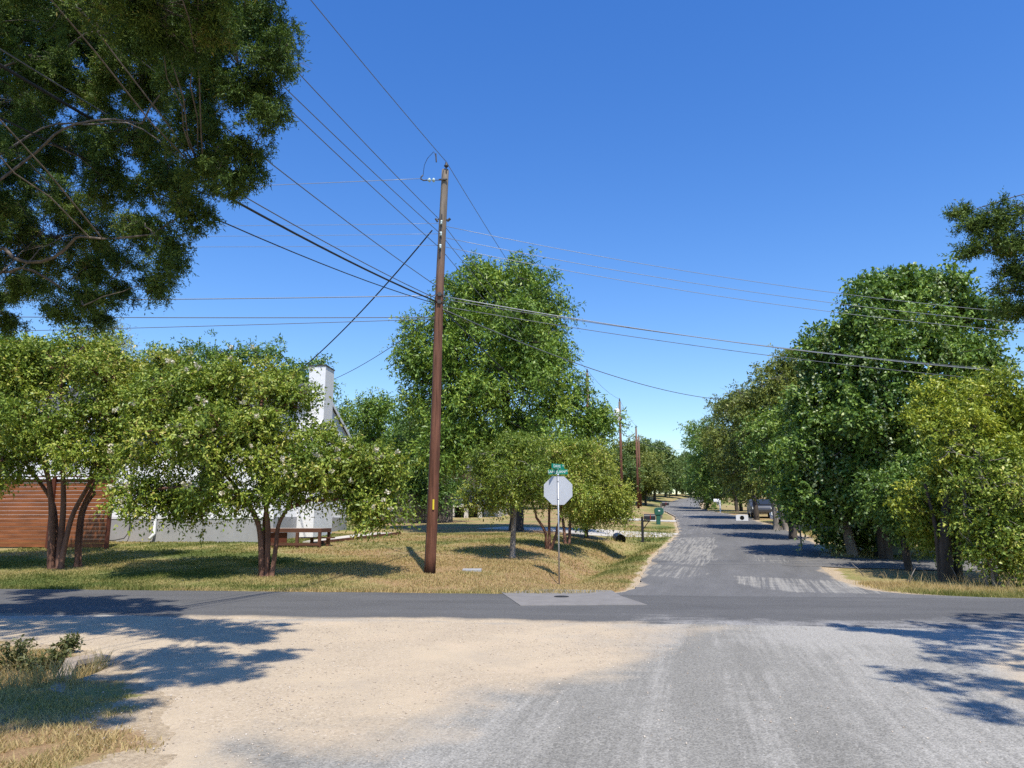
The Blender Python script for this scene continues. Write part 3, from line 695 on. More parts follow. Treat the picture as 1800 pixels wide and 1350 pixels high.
make_tree('thicket_tree', 'many-stemmed scrubby tree with thin bare stems standing in the dry verge grass', 'tree', b,
          [([b + (dx, dy, -.1)] + tp(Yb, (1740 + sx * .5, 960), (1740 + sx, 850)), rr, .02) for dx, dy, sx, rr in ((-.1, 0, -30, .05), (.05, .1, 0, .06), (.2, 0, 40, .045), (.35, .1, 70, .04), (-.25, .1, -60, .04))],
          lobes(Yb, [(1740, 850, 65, 55), (1795, 860, 55, 60), (1700, 880, 45, 45), (1760, 930, 60, 45), (1720, 800, 50, 40), (1810, 940, 55, 55), (1720, 960, 45, 30), (1780, 980, 45, 26)]),
          M['crape'], M['bark_grey'], seed=55, bough_r=.45, cl=13, shoots=5, lps=8, L=.10, W=.05, shoot_len=.4, deadtwigs=30, tone=-.05)
simple_tree('leafy_tree', 'rounded bright green tree before the leaning twin trunks on the right side of the road', 37, 1385, [(1385, 760, 45, 55), (1360, 830, 45, 50), (1400, 840, 45, 55), (1350, 770, 40, 50)], 'broad', 56, bough_r=.8, L=.17, W=.08, tone=.08)
Yb = 44.0; b = gdown(atY(1372, 930, Yb))
make_tree('twin_trunk_tree', 'olive tree with two pale leaning trunks near the parked cars', 'tree', b,
          [([b + (-.25, 0, -.1)] + tp(Yb, (1360, 895), (1345, 800)), .19, .08), ([b + (.35, 0, -.1)] + tp(Yb, (1368, 895), (1365, 800)), .17, .08)],
          lobes(Yb, [(1345, 700, 50, 55), (1320, 750, 55, 65), (1380, 700, 50, 60), (1350, 800, 60, 55), (1310, 820, 45, 50), (1400, 650, 40, 45)]), M['broad_olive'], M['bark_grey'], seed=57, bough_r=.9, cl=14, L=.18, W=.08, shoot_len=.6, deadtwigs=30, tone=-.02)
simple_tree('leafy_tree', 'olive green roadside tree with bare twigs on top, overhanging the right edge of the road', 56, 1322, [(1290, 750, 40, 60), (1270, 795, 40, 48), (1310, 720, 35, 45), (1305, 825, 46, 42)], 'broad_olive', 58, deadtwigs=40)
simple_tree('leafy_tree', 'darker tree hanging low over the road just before the bend', 80, 1290, [(1240, 780, 32, 45), (1232, 825, 30, 36), (1265, 830, 35, 36)], 'broad', 59, bough_r=1.1, L=.24, W=.11, deadtwigs=12)
simple_tree('leafy_tree', 'small dark tree at the inside of the road bend', 92, 1240, [(1222, 765, 20, 24), (1228, 830, 26, 40), (1240, 862, 28, 26)], 'broad', 60, bough_r=1.2, L=.28, W=.13)

# ---- cedars close to the viewer
bl = gdown(np.array([-9.2, 8.6, 0]))
make_tree('cedar_tree', 'big shaggy cedar overhanging the street corner, close by on the left', 'tree', bl,
          [([bl + (0, 0, -.2), bl + (.2, 0, 2.5), bl + (.6, -.2, 5.5), bl + (1.2, -.4, 9.0)], .30, .10),
           ([bl + (.25, 0, 2.6)] + [atY(-40, 432, 9.4), atY(60, 426, 9.2), atY(130, 428, 9.0), atY(235, 440, 8.8)], .036, .010),
           ([bl + (.6, -.2, 5.0)] + [atY(20, 120, 10.2), atY(140, 60, 9.2), atY(280, 40, 8.6)], .022, .007), ([bl + (.5, -.2, 4.2)] + [atY(60, 200, 9.8), atY(200, 250, 9.0), atY(330, 290, 8.5)], .020, .006), ([bl + (.3, -.1, 3.0)] + [atY(0, 470, 10.2), atY(70, 500, 9.8), atY(150, 530, 9.4)], .03, .010),
           ([bl + (.4, -.1, 4.0)] + [atY(30, 300, 9.2), atY(150, 240, 8.8), atY(280, 150, 8.6), atY(400, 110, 8.3)], .022, .007)],
          [lobe(a[0], a[1], a[2], a[3], a[4] + max(0, 380 - a[0]) / 380 * (3.6 if k % 2 else 1.5), *a[5:]) for k, a in enumerate([(50, 60, 120, 100, 9.3), (170, 40, 110, 80, 8.6), (290, 40, 90, 70, 8.2), (390, 40, 80, 60, 7.9), (470, 50, 60, 55, 7.6), (490, 110, 44, 50, 7.5), (440, 150, 60, 46, 7.7), (470, 205, 36, 30, 7.6), (360, 130, 80, 60, 8.3),
                              (250, 130, 90, 60, 8.9), (130, 150, 100, 60, 9.5), (30, 180, 80, 70, 9.8), (340, 215, 66, 50, 8.2), (430, 260, 44, 38, 7.9), (410, 310, 44, 34, 8.0), (360, 300, 60, 46, 8.3), (240, 240, 80, 60, 9.0, None, .8), (120, 260, 80, 60, 9.5, None, .8), (30, 280, 60, 60, 9.8, None, .8),
                              (290, 320, 66, 44, 8.7), (200, 335, 60, 40, 9.2, None, .8), (340, 372, 44, 30, 8.4), (100, 350, 60, 34, 9.4, None, .6), (20, 370, 50, 36, 9.7, None, .6), (250, 395, 50, 32, 8.8), (170, 405, 50, 26, 9.0, None, .7), (300, 430, 34, 26, 8.6), (70, 450, 44, 24, 9.3, None, .6), (150, 470, 44, 26, 9.1, None, .6),
                              (225, 460, 36, 18, 8.8, None, .7), (305, 470, 22, 24, 8.5), (275, 495, 22, 40, 8.5), (60, 500, 50, 24, 9.3, None, .8), (10, 520, 30, 24, 9.6, None, .7), (165, 525, 46, 24, 8.9), (215, 510, 26, 22, 8.8, None, .7), (110, 550, 40, 16, 9.0), (165, 565, 26, 22, 8.8), (20, 565, 20, 12, 9.4, None, .8)])]
          + [(-2.5, 5.2, 6.5, .8, .7, .5, .9), (-1.95, 5.9, 7.3, .6, .5, .35, .9), (-3.4, 6.3, 6.5, .8, .7, .5, .9), (-3.1, 3.8, 6.0, .9, .6, .4, 1.5), (-3.9, 3.2, 5.8, .8, .5, .4, 1.3), (-3.6, 4.6, 6.2, 1.0, .9, .6, 1.4), (-4.9, 4.7, 6.0, 1.2, 1.0, .7, .8), (-2.9, 5.8, 6.9, .7, .6, .35, .9), (-6.4, 5.6, 6.0, 1.3, 1.2, .9, .7), (-8.0, 6.4, 5.6, 1.2, 1.3, 1.0, .6), (-8.0, 9.4, 6.2, 1.4, 1.5, 1.3, .6), (-5.6, 8.2, 8.6, 1.7, 1.5, 1.0, .5), (-3.4, 7.4, 8.4, 1.3, 1.2, .8, .6), (-9.5, 11, 5.5, 1.6, 1.4, 1.2, .6), (-7.5, 8.4, 10, 1.6, 1.6, 1.2, .2), (-10.5, 7, 6, 1.6, 1.6, 1.4, .3), (-7.5, 11.5, 6.2, 1.5, 1.3, 1.0, .5), (-11.5, 10.5, 7, 1.6, 1.5, 1.2, .4), (-5.0, 3.6, 5.6, .9, .7, .5, .8)],
          M['cedar'], M['bark_cedar'], seed=71, bough_r=.165, dens=.98, cl=10, shoots=9, lps=10, L=.046, W=.012, shoot_len=.12, droop=.3, limb_r=.009, twig_r=.0035, flat=.9, deadtwigs=500, up=.4, lo=.2, spread=.42, hang=.15)
br = gdown(np.array([11.5, 7.6, 0]))
make_tree('cedar_tree', 'feathery cedar branches reaching in beside the yellow-green tree, tree itself off to the right', 'tree', br,
          [([br + (0, 0, -.2), br + (-.3, 0, 3), br + (-.8, .3, 6.5), br + (-1.0, .5, 9)], .28, .09)],
          [lobe(1770, 440, 36, 13, 9.0), lobe(1735, 428, 26, 10, 9.1), lobe(1712, 402, 22, 7, 9.2), lobe(1688, 376, 18, 5, 9.3), lobe(1722, 392, 18, 6, 9.2), lobe(1753, 372, 6, 20, 9.0), lobe(1764, 398, 9, 14, 9), lobe(1795, 385, 12, 34, 9), lobe(1700, 442, 18, 5, 9.2), lobe(1765, 476, 34, 10, 9.2), lobe(1800, 480, 26, 16, 9), lobe(1800, 430, 22, 16, 9),
           lobe(1785, 512, 32, 8, 9.2), lobe(1800, 548, 26, 9, 9.2), lobe(1768, 548, 16, 5, 9.2), lobe(1860, 460, 60, 90, 8.8, None, .5), lobe(1870, 560, 60, 40, 8.8, None, .5),
           (5.2, 5.2, 6, 0.5, 0.7, 0.4, 0.496), (5, 4, 5.8, 0.4, 0.6, 0.3, 0.496), (5.9, 4.6, 6, 0.7, 0.9, 0.5, 0.434), (6.5, 6.6, 6, 0.9, 1, 0.6, 0.434), (7.4, 7.8, 6.2, 1, 1, 0.7, 0.372), (7.8, 9, 5.6, 0.8, 0.8, 0.6, 0.372), (5.6, 3.6, 5.4, 0.5, 0.7, 0.4, 0.434), (7.2, 5, 6.6, 0.9, 1, 0.7, 0.31), (9, 7.6, 7.4, 1.3, 1.3, 1, 0.248), (10.6, 7, 8.5, 1.8, 1.8, 1.5, 0.186), (9.2, 9.8, 6.2, 1.1, 1, 0.8, 0.31)],
          M['cedar'], M['bark_cedar'], seed=72, bough_r=.13, dens=.75, cl=7, shoots=8, lps=9, L=.045, W=.013, shoot_len=.12, droop=-.1, limb_r=.012, twig_r=.004, deadtwigs=80, up=.5, lo=.2, flat=.6, tone=-.02)

# ---- distant trees: three kinds, copied
def copy_tree(o, loc, sc, rz, label, group):
    c = o.copy(); COL.objects.link(c); c.location = [float(k) for k in loc]; c.scale = (sc, sc, sc * random.uniform(.9, 1.1)); c.rotation_euler = (0, 0, rz)
    c['label'] = label; c['group'] = group
    for ch in o.children:
        d = ch.copy(); COL.objects.link(d); d.parent = c
    return c
def proto(seed, mat, h, label, x, y, group):
    b = gdown(np.array([x, y, 0])); r = h * .33
    return make_tree('distant_tree', label, 'tree', b, [([b + (0, 0, -.3), b + (0, 0, h * .3), b + (.2, 0, h * .8)], .25, .08)],
                     [(x + dx * r, y + dy * r, b[2] + z * h, rr * r, rr * r, rr * r * .85) for dx, dy, z, rr in ((0, 0, .8, .75), (.7, .2, .55, .8), (-.7, .1, .58, .8), (.1, .7, .5, .8), (0, -.7, .5, .85), (.3, -.3, .7, .7), (-.4, -.5, .35, .7), (.6, -.5, .3, .6))],
                     M[mat], M['bark_dark'], seed=seed, bough_r=1.0, cl=12, shoots=5, lps=7, L=.30, W=.15, shoot_len=.8, group=group, limb_r=.08, twig_r=.02)
GB = 'trees on the rise at the end of the road'
LB = 'round green tree on the rise at the end of the road'
pt = [proto(81, 'far', 9.5, LB, *atY(1150, 850, 118)[:2], GB), proto(82, 'far', 8.0, LB, *atY(1188, 850, 150)[:2], GB), proto(83, 'broad_olive', 9.0, LB, *atY(1110, 850, 104)[:2], GB)]
k = 0
for px_, Yd, s in ((1125, 128, 1.1), (1170, 138, 1.0), (1135, 100, .75), (1200, 175, 1.15), (1230, 190, 1.1), (1160, 170, 1.2), (1100, 140, 1.15), (1085, 118, 1.0), (1215, 150, .8), (1250, 160, 1.1), (1060, 125, 1.1), (1180, 200, 1.2), (1120, 180, 1.3), (1090, 96, .8), (1145, 152, .9)):
    c = gdown(atY(px_, 860, Yd)); copy_tree(pt[k % 3], c, s, k * 2.1, LB, GB); k += 1
GL = 'trees of the wooded lots behind the houses on the left'; LL = 'dense green tree of the wooded lots behind the houses on the left'
for px_, Yd, s in ((-200, 62, 1.1), (-60, 66, 1.0), (90, 70, 1.1), (230, 74, 1.0), (380, 66, 1.0), (560, 72, .9), (650, 76, 1.0), (730, 66, .9), (800, 70, 1.0), (870, 80, 1.0), (950, 76, .95), (1020, 84, .9), (760, 58, .75)):
    c = gdown(atY(px_, 860, Yd)); copy_tree(pt[k % 3], c, s, k * 1.7, LL, GL); k += 1
GR = 'trees of the wooded lots on the right'; LR = 'dense green tree of the wooded lots deep behind the brick wall on the right'
for px_, Yd, s in ((1300, 84, .9), (1350, 72, .9), (1420, 70, 1.0), (1490, 62, 1.0), (1560, 58, 1.0), (1640, 60, 1.0), (1720, 56, 1.0), (1800, 54, 1.1), (1900, 48, 1.0), (1440, 50, .7)):
    c = gdown(atY(px_, 860, Yd)); copy_tree(pt[k % 3], c, s, k * 1.3, LR, GR); k += 1

# ------------------------------------------------------------------ object materials
m, nt, b = newmat('white_siding'); co = objco(nt)
sx = nt.nodes.new("ShaderNodeSeparateXYZ"); lk(nt, co, sx.inputs[0])
fr = mth(nt, 'FRACT', mth(nt, 'DIVIDE', sx.outputs[2], .135))
n_ = noise(nt, co, 5, 4, .6); rr_ = ramp(nt, [(.3, (.74, .74, .72)), (.7, (.82, .82, .80))], n_.outputs[0]); lk(nt, rr_.outputs[0], b.inputs['Base Color'])
b.inputs['Roughness'].default_value = .6; bump(nt, b, mth(nt, 'SUBTRACT', 1.0, fr), 1.0, .022); M['siding'] = m
M['old_concrete'] = plain('old_tan_concrete', (.34, .275, .21), .9, 0, .2, 9, .2, .006)
M['white'] = plain('white_paint', (.78, .78, .76), .5, 0, .05, 4)
M['stucco'] = plain('white_masonry', (.78, .77, .75), .85, 0, .05, 9, .2, .004)
M['foundation'] = plain('grey_foundation', (.36, .355, .35), .9, 0, .12, 1.6, .2, .004)
M['shingle'] = plain('grey_shingle', (.085, .085, .09), .9, 0, .3, 14, .2, .01, (1, .4, 3))
M['glass'] = plain('dark_glass', (.03, .035, .04), .08, 0, .1, 2, .6)
M['stain'] = plain('stained_cedar_board', (.25, .085, .030), .6, 0, .6, 1.4, .3, .003, (.7, .7, 7))
M['stain_post'] = plain('dark_stained_post', (.11, .032, .016), .65, 0, .35, 3, .3, .003, (1, 1, .3))
M['deckwood'] = plain('brown_deck_wood', (.12, .055, .035), .7, 0, .3, 5, .2, .002, (.3, 2, 2))
M['paletop'] = plain('sunbleached_board', (.55, .45, .36), .85, 0, .15, 5, .2, .002, (.2, 2, 2))
M['greywood'] = plain('weathered_grey_board', (.16, .14, .125), .9, 0, .3, 4, .1, .002, (2, 2, .3))
m, nt, b = newmat('creosote_pole'); co = objco(nt)
n1 = noise(nt, co, 16, 6, .75, (1, 1, .05)); n2_ = noise(nt, co, 1.1, 3, .6, (1, 1, .5)); sx = nt.nodes.new("ShaderNodeSeparateXYZ"); lk(nt, co, sx.inputs[0])
hgt = ramp(nt, [(0, (.050, .026, .020)), (.03, (.165, .070, .042)), (.45, (.18, .080, .050)), (.68, (.185, .092, .060)), (.86, (.20, .16, .125)), (1, (.24, .20, .16))], mth(nt, 'DIVIDE', sx.outputs[2], 11.6))
st = ramp(nt, [(.30, .35), (.55, 1.0), (.75, 1.5)], n1.outputs[0]); c = mix(nt, 1.0, hgt.outputs[0], st.outputs[0], 'MULTIPLY')
c = mix(nt, .6, c, mix(nt, 1.0, c, ramp(nt, [(.35, .6), (.65, 1.3)], n2_.outputs[0]).outputs[0], 'MULTIPLY'))
lk(nt, c, b.inputs['Base Color']); b.inputs['Roughness'].default_value = .85; b.inputs['Specular IOR Level'].default_value = .2; bump(nt, b, n1.outputs[0], .9, .012); M['pole'] = m
M['steel'] = plain('galvanised_steel', (.42, .43, .44), .45, .6, .12, 18)
M['alu'] = plain('sign_aluminium', (.50, .52, .55), .55, .15, .05, 3)
M['hardware'] = plain('dark_hardware', (.07, .065, .06), .6, .3, .3, 30)
M['porcelain'] = plain('pale_insulator', (.50, .60, .58), .25, 0, .1, 10)
M['cable_black'] = plain('black_cable', (.02, .02, .022), .6, 0, .1, 10)
M['wire'] = plain('aluminium_wire', (.16, .165, .175), .5, .3, .1, 10)
M['wire_pale'] = plain('bright_wire', (.30, .31, .32), .45, .4, .1, 10)
M['signgreen'] = plain('sign_green', (.0, .21, .13), .4, 0, .06, 5)
M['signwhite'] = plain('sign_white', (.80, .82, .80), .45, 0, .03, 5)
M['signred'] = plain('sign_red', (.50, .02, .025), .4, 0, .05, 5)
M['yellow'] = plain('yellow_tag', (.75, .58, .03), .5, 0, .05, 5)
M['black'] = plain('black_metal', (.022, .022, .024), .45, .2, .2, 8)
M['greenplastic'] = plain('green_plastic', (.02, .105, .075), .5, 0, .1, 6)
M['binplastic'] = plain('dark_bin_plastic', (.012, .045, .038), .5, 0, .1, 6)
M['carwhite'] = plain('white_car_paint', (.75, .76, .77), .2, 0, .03, 3, .6)
M['cargrey'] = plain('dark_grey_car_paint', (.09, .095, .105), .2, .3, .05, 3, .6)
M['rubber'] = plain('tyre_rubber', (.02, .02, .02), .8, 0, .1, 10)
M['red'] = plain('red_lens', (.4, .01, .01), .2, 0, .05, 5)
m, nt, b = newmat('pink_brick'); co = objco(nt); bt = nt.nodes.new("ShaderNodeTexBrick"); bt.inputs['Scale'].default_value = 4.5
mpb = nt.nodes.new("ShaderNodeMapping"); mpb.inputs['Rotation'].default_value = (R(90), 0, 0); lk(nt, co, mpb.inputs[0]); lk(nt, mpb.outputs[0], bt.inputs[0])
bt.inputs['Color1'].default_value = (.40, .24, .19, 1); bt.inputs['Color2'].default_value = (.48, .31, .25, 1); bt.inputs['Mortar'].default_value = (.5, .45, .4, 1); bt.inputs['Mortar Size'].default_value = .015
lk(nt, bt.outputs['Color'], b.inputs['Base Color']); b.inputs['Roughness'].default_value = .85; M['brick'] = m
M['cream'] = plain('cream_board', (.62, .58, .52), .8, 0, .08, 3)

# ------------------------------------------------------------------ white house
hz = gz(-9.2, 29.0); HR = -math.atan(.10)
house = empty('house', (-9.2, 29.0, hz), 'white sided house with grey roof and gable chimney, behind the crape myrtles', 'house', rz=HR)
zf, ze, zr_, D_, W_ = 1.80 - hz, 5.75 - hz, 7.72 - hz, 8.9, 17.0
MB().box(-W_, 0, 0, D_, -.6, zf).build('foundation', M['foundation'], house)
MB().prism([(.03, zf), (D_ - .03, zf), (D_ - .03, ze), (D_ / 2, zr_ - .08), (.03, ze)], 'x', -W_ + .03, -.03).build('wall', M['siding'], house)
mb = MB()
sl = (zr_ - ze) / (D_ / 2); oh = .42
for s in (0, 1):
    e = (-oh, ze - oh * sl) if s == 0 else (D_ + oh, ze - oh * sl)
    mb.prism([e, (D_ / 2, zr_), (D_ / 2, zr_ + .16), (e[0] - (.03 if s == 0 else -.03), e[1] + .16)], 'x', -W_ - .4, .05)
roof = mb.build('roof', M['shingle'], house)
mb = MB()
for s in (0, 1):
    e = (-oh, ze - oh * sl) if s == 0 else (D_ + oh, ze - oh * sl)
    mb.prism([(e[0], e[1] - .06), (D_ / 2, zr_ - .06), (D_ / 2, zr_ + .10), (e[0], e[1] + .10)], 'x', .052, .085)
mb.box(-W_ - .38, .048, -oh - .05, -oh - .035, ze - oh * sl - .06, ze - oh * sl + .11)
mb.build('fascia', M['white'], roof)
mb = MB(); cyc = D_ / 2 - .95
mb.box(-.02, .72, cyc - 1.15, cyc + 1.15, -.4, 3.9)
mb.add([(-.02, cyc - 1.15, 3.9), (.72, cyc - 1.15, 3.9), (.72, cyc + 1.15, 3.9), (-.02, cyc + 1.15, 3.9), (-.02, cyc - .55, 5.1), (.72, cyc - .55, 5.1), (.72, cyc + .55, 5.1), (-.02, cyc + .55, 5.1)],
       [(0, 1, 5, 4), (1, 2, 6, 5), (2, 3, 7, 6), (3, 0, 4, 7)])
mb.box(-.02, .72, cyc - .55, cyc + .55, 5.1, zr_ + .62)
chim = mb.build('chimney', M['stucco'], house)
MB().box(-.05, .75, cyc - .58, cyc + .58, zr_ + .622, zr_ + .67).build('chimney_cap', M['hardware'], chim)
for wx in (-2.6, -7.2, -12.0):
    fr_ = MB().box(wx - .62, wx + .62, -.045, .026, zf + .95, zf + 2.55).build('window', M['white'], house)
    mb = MB(); mb.box(wx - .52, wx + .52, -.052, -.046, zf + 1.05, zf + 1.72); mb.box(wx - .52, wx + .52, -.052, -.046, zf + 1.78, zf + 2.45); mb.build('pane', M['glass'], fr_)
fr_ = MB().box(-.026, .045, 1.2, 2.1, zf + .95, zf + 2.4).build('window', M['white'], house)
MB().box(.046, .052, 1.3, 2.0, zf + 1.05, zf + 2.3).build('pane', M['glass'], fr_)
mb = MB()
for k in range(2): mb.box(-W_, 0.0, -.018, .02, zf - .09 + k * .0, zf - .0)
mb.v = mb.v[:8]; mb.f = mb.f[:6]; mb.build('water_table', M['white'], house)
xd = -4.75
mb = MB(); mb.tube([(xd + .12, -.06, ze - .5), (xd + .12, -.06, 1.55), (xd, -.09, 1.25), (xd, -.09, .32), (xd - .06, -.30, .12)], .062, 8)
mb.build('downspout', M['white'], house, smooth=True)
hose = [(-9.0, -.2, .06), (-7.6, -.22, .05), (-6.3, -.25, .04), (-5.9, -.2, .12), (-5.8, -.1, .35), (-5.8, -.06, .9)]
ho = MB().tube([np.array(p) for p in hose], .018, 6).build('garden_hose', M['cable_black'], None, smooth=True)
ho.location = house.location; ho.rotation_euler = (0, 0, HR); ho.location.z += .02
tag(ho, 'thin black hose running along the foot of the grey house foundation', 'hose')

# low wooden platform bench and edging by the house
bp = onG(522, 946); bp[1] = 27.6; bp = gdown(atY(522, 946, 27.6))
tb = empty('wooden_platform', bp, 'low brown wooden platform with bleached top boards beside the house foundation', 'platform', rz=HR)
MB().box(-1.05, 1.05, -.5, .5, .60, .645).build('top_boards', M['paletop'], tb)
mb = MB(); mb.box(-1.06, 1.06, -.54, -.50, .50, .642); mb.box(-1.06, 1.06, .50, .54, .50, .642); mb.box(1.06, 1.10, -.54, .54, .50, .642); mb.box(-1.10, -1.06, -.54, .54, .50, .642); mb.build('rim', M['deckwood'], tb)
for x_, y_ in ((-1.03, -.48), (.22, -.53), (1.03, -.48), (-1.03, .48), (1.03, .48)): MB().box(x_ - .05, x_ + .05, y_ - .05 + .0, y_ + .045, -.15, .497).build('leg', M['deckwood'], tb)
MB().box(-1.10, 1.06, -.60, -.575, .04, .13).build('bottom_rail', M['deckwood'], tb)
MB().box(-.97, -.2, -.44, -.42, .13, .49).build('side_panel', M['stain_post'], tb)
mb = MB(); mb.box(.1, 1.35, -.1, .25, .28, .32); mb.box(.5, .6, 0, .1, -.1, .28); mb.box(1.1, 1.2, 0, .1, -.1, .28); mb.build('shelf', M['deckwood'], tb)
e0, e1 = gdown(atY(566, 942, 28.2)), gdown(atY(705, 930, 33.0))
mb = MB(); dv = (e1 - e0); n = np.array([-dv[1], dv[0], 0]); n /= np.linalg.norm(n)
mb.add([e0 + (0, 0, -.1), e1 + (0, 0, -.1), e1 + n * .08 + (0, 0, -.1), e0 + n * .08 + (0, 0, -.1), e0 + (0, 0, .12), e1 + (0, 0, .12), e1 + n * .08 + (0, 0, .12), e0 + n * .08 + (0, 0, .12)],
       [(0, 3, 2, 1), (4, 5, 6, 7), (0, 1, 5, 4), (1, 2, 6, 5), (2, 3, 7, 6), (3, 0, 4, 7)])
tag(mb.build('edging_board', M['deckwood']), 'long brown edging board beside the pale slab at the gable end of the house', 'edging')
mb = MB(); q0, q1 = e0 + n * .1, e1 + n * .1
mb.add([q0 + (0, 0, -.1), q1 + (0, 0, -.1), q1 + n * 1.6 + (0, 0, -.1), q0 + n * .8 + (0, 0, -.1), q0 + (0, 0, .09), q1 + (0, 0, .09), q1 + n * 1.6 + (0, 0, .09), q0 + n * .8 + (0, 0, .09)],
       [(0, 3, 2, 1), (4, 5, 6, 7), (0, 1, 5, 4), (1, 2, 6, 5), (2, 3, 7, 6), (3, 0, 4, 7)])
tag(mb.build('path', M['drive']), kind='structure')

# stained board fence
fz = gz(-14.6, 27.2)
fe_ = empty('board_fence', (-14.55, 27.3, fz), 'red-brown stained fence of horizontal boards at the left of the white house', 'fence', rz=HR)
mb = MB(); nb = 17
for k in range(nb):
    mb.box(-16, -.02, -.012 + .004 * math.sin(k * 2.1), .012 + .004 * math.sin(k * 2.1), .06 + k * .145, .06 + k * .145 + .138)
mb.build('boards', M['stain'], fe_)
for k in range(8): MB().box(-k * 2.28 - .10, -k * 2.28 + .02, -.11, -.02, -.3, 2.58).build('post', M['stain_post'], fe_)
MB().box(-16, .03, -.13, .06, 2.585, 2.62).build('cap_board', M['stain_post'], fe_)

# weathered fence in the deep shade behind the pole
p0, p1 = gdown(atY(655, 900, 44)), gdown(atY(800, 900, 46))
wf = empty('privacy_fence', p0, 'dark weathered privacy fence in the shade behind the utility pole', 'fence', rz=math.atan2(p1[1] - p0[1], p1[0] - p0[0]))
Lw = float(np.hypot(*(p1 - p0)[:2])); mb = MB()
for k in range(int(Lw / .155)): mb.box(k * .155, k * .155 + .145, 0, .02, -.2, 1.78 + .02 * math.sin(k * 1.7))
mb.build('boards', M['greywood'], wf); mb = MB(); mb.box(0, Lw, .022, .06, .4, .49); mb.box(0, Lw, .022, .06, 1.3, 1.39); mb.build('rails', M['greywood'], wf)

# second house under the shade tree
p = gdown(atY(800, 905, 54)); h2 = empty('house', p, 'small pale house with a raised pier-supported porch, under the shade tree', 'house', rz=-.12)
MB().box(-4.5, 3.0, 1.6, 8, -.3, 3.3).build('wall', M['cream'], h2)
mb = MB(); mb.prism([(-.2, 3.2), (4.9, 5.0), (4.9, 5.15), (-.3, 3.32)], 'x', -5, 3.5); mb.prism([(4.9, 5.0), (9, 3.1), (9.1, 3.2), (4.9, 5.15)], 'x', -5, 3.5); mb.build('roof', M['shingle'], h2)
MB().box(-4.5, 2.0, -.1, 1.59, .75, .95).build('porch_floor', M['cream'], h2)
for k, x_ in enumerate((-4.3, -2.2, -.2, .8, 1.8)): MB().box(x_ - .14, x_ + .14, -.05, .25, -.3, .747).build('porch_pier', M['cream'], h2)
for x_ in (-4.3, -1.2, 1.85): MB().box(x_ - .06, x_ + .06, 0, .12, .953, 3.18).build('porch_post', M['white'], h2)
MB().box(-4.4, 1.9, 1.2, 1.25, -.3, .745).build('skirting', M['black'], h2)
fr_ = MB().box(-.9, .2, 1.55, 1.597, 1.5, 2.8).build('window', M['white'], h2); MB().box(-.8, .1, 1.54, 1.548, 1.6, 2.7).build('pane', M['glass'], fr_)

# ------------------------------------------------------------------ utility pole
pb = onG(755, 1008); YP = pb[1]
ptop = atY(782, 299, YP + .15)
PB = np.array([pb[0], YP, gz(pb[0], YP)])
def polept(py):
    lo_, hi_ = 0.0, 1.0
    for _ in range(40):
        mid = (lo_ + hi_) / 2; q = PB + (ptop - PB) * mid - np.array([0, 0, CAMH]); t = q[1] * CP + q[2] * SP; y_ = CY - F * (q[2] * CP - q[1] * SP) / t
        if y_ > py: lo_ = mid
        else: hi_ = mid
    return PB + (ptop - PB) * lo_
pole = empty('utility_pole', PB, 'tall weathered brown wooden utility pole with a yellow tag, standing on the corner lawn', 'utility pole')
rel = lambda q: np.asarray(q, float) - PB
n_r = 26; s = np.linspace(0, 1, n_r)
pts = [rel(PB + (ptop - PB) * t) + np.array([.02 * math.sin(t * 7), .015 * math.cos(t * 5), 0]) * (t > 0) for t in s]; pts[0][2] -= .3
MB().tube(pts, list(.160 - .052 * s), 20).build('shaft', M['pole'], pole, smooth=True)
def hw(name, fn, mat, smooth=False):
    mb = MB(); fn(mb); return mb.build(name, M[mat], pole, smooth=smooth)
tpt = rel(ptop)
hw('top_insulator', lambda mb: [mb.tube([tpt + (.05, -.1, -.15), tpt + (.05, -.1, .06)], .02, 6), mb.tube([tpt + (.05, -.1, .05), tpt + (.05, -.1, .09), tpt + (.05, -.1, .12), tpt + (.05, -.1, .20)], [.05, .075, .045, .03], 12)], 'hardware', True)
a = rel(polept(320))
hw('bracket', lambda mb: [mb.tube([a + (-.05, -.13, 0), a + (-.32, -.13, 0)], .013, 6), mb.tube([a + (-.16, -.12, .02), a + (.10, -.14, .02)], .03, 6)], 'hardware')
for k in range(2):
    c = a + np.array([-.32 - k * .13, -.13, 0])
    hw('insulator', lambda mb: mb.tube([c + (.05, 0, 0), c + (.03, 0, 0), c + (.0, 0, 0), c + (-.035, 0, 0), c + (-.06, 0, 0)], [.015, .06, .068, .035, .015], 12), 'porcelain', True)
hw('dead_end_clamp', lambda mb: mb.tube([a + (-.50, -.13, 0), a + (-.62, -.13, -.01), a + (-.70, -.13, .03), a + (-.70, -.13, .10), a + (-.64, -.13, .16)], .022, 6), 'hardware', True)
hw('jumper_wire', lambda mb: mb.tube([a + (-.64, -.13, .16), a + (-.60, -.2, .45), a + (-.50, -.3, .62), a + (-.30, -.42, .78), rel(atY(767, 277, YP - .5))], .008, 5), 'hardware', True)
hw('line_clamp', lambda mb: mb.tube([rel(atY(766, 270, YP - .5)), rel(atY(767, 285, YP - .5))], .022, 6), 'hardware')
for py in (395, 415, 437):
    q = rel(polept(py)); hw('spool_insulator', lambda mb: [mb.tube([q + (-.03, -.17, -.06), q + (-.03, -.17, -.02), q + (-.03, -.17, .02), q + (-.03, -.17, .06)], [.04, .03, .03, .04], 10)], 'porcelain', True)
qa, qb = rel(polept(380)), rel(polept(455))
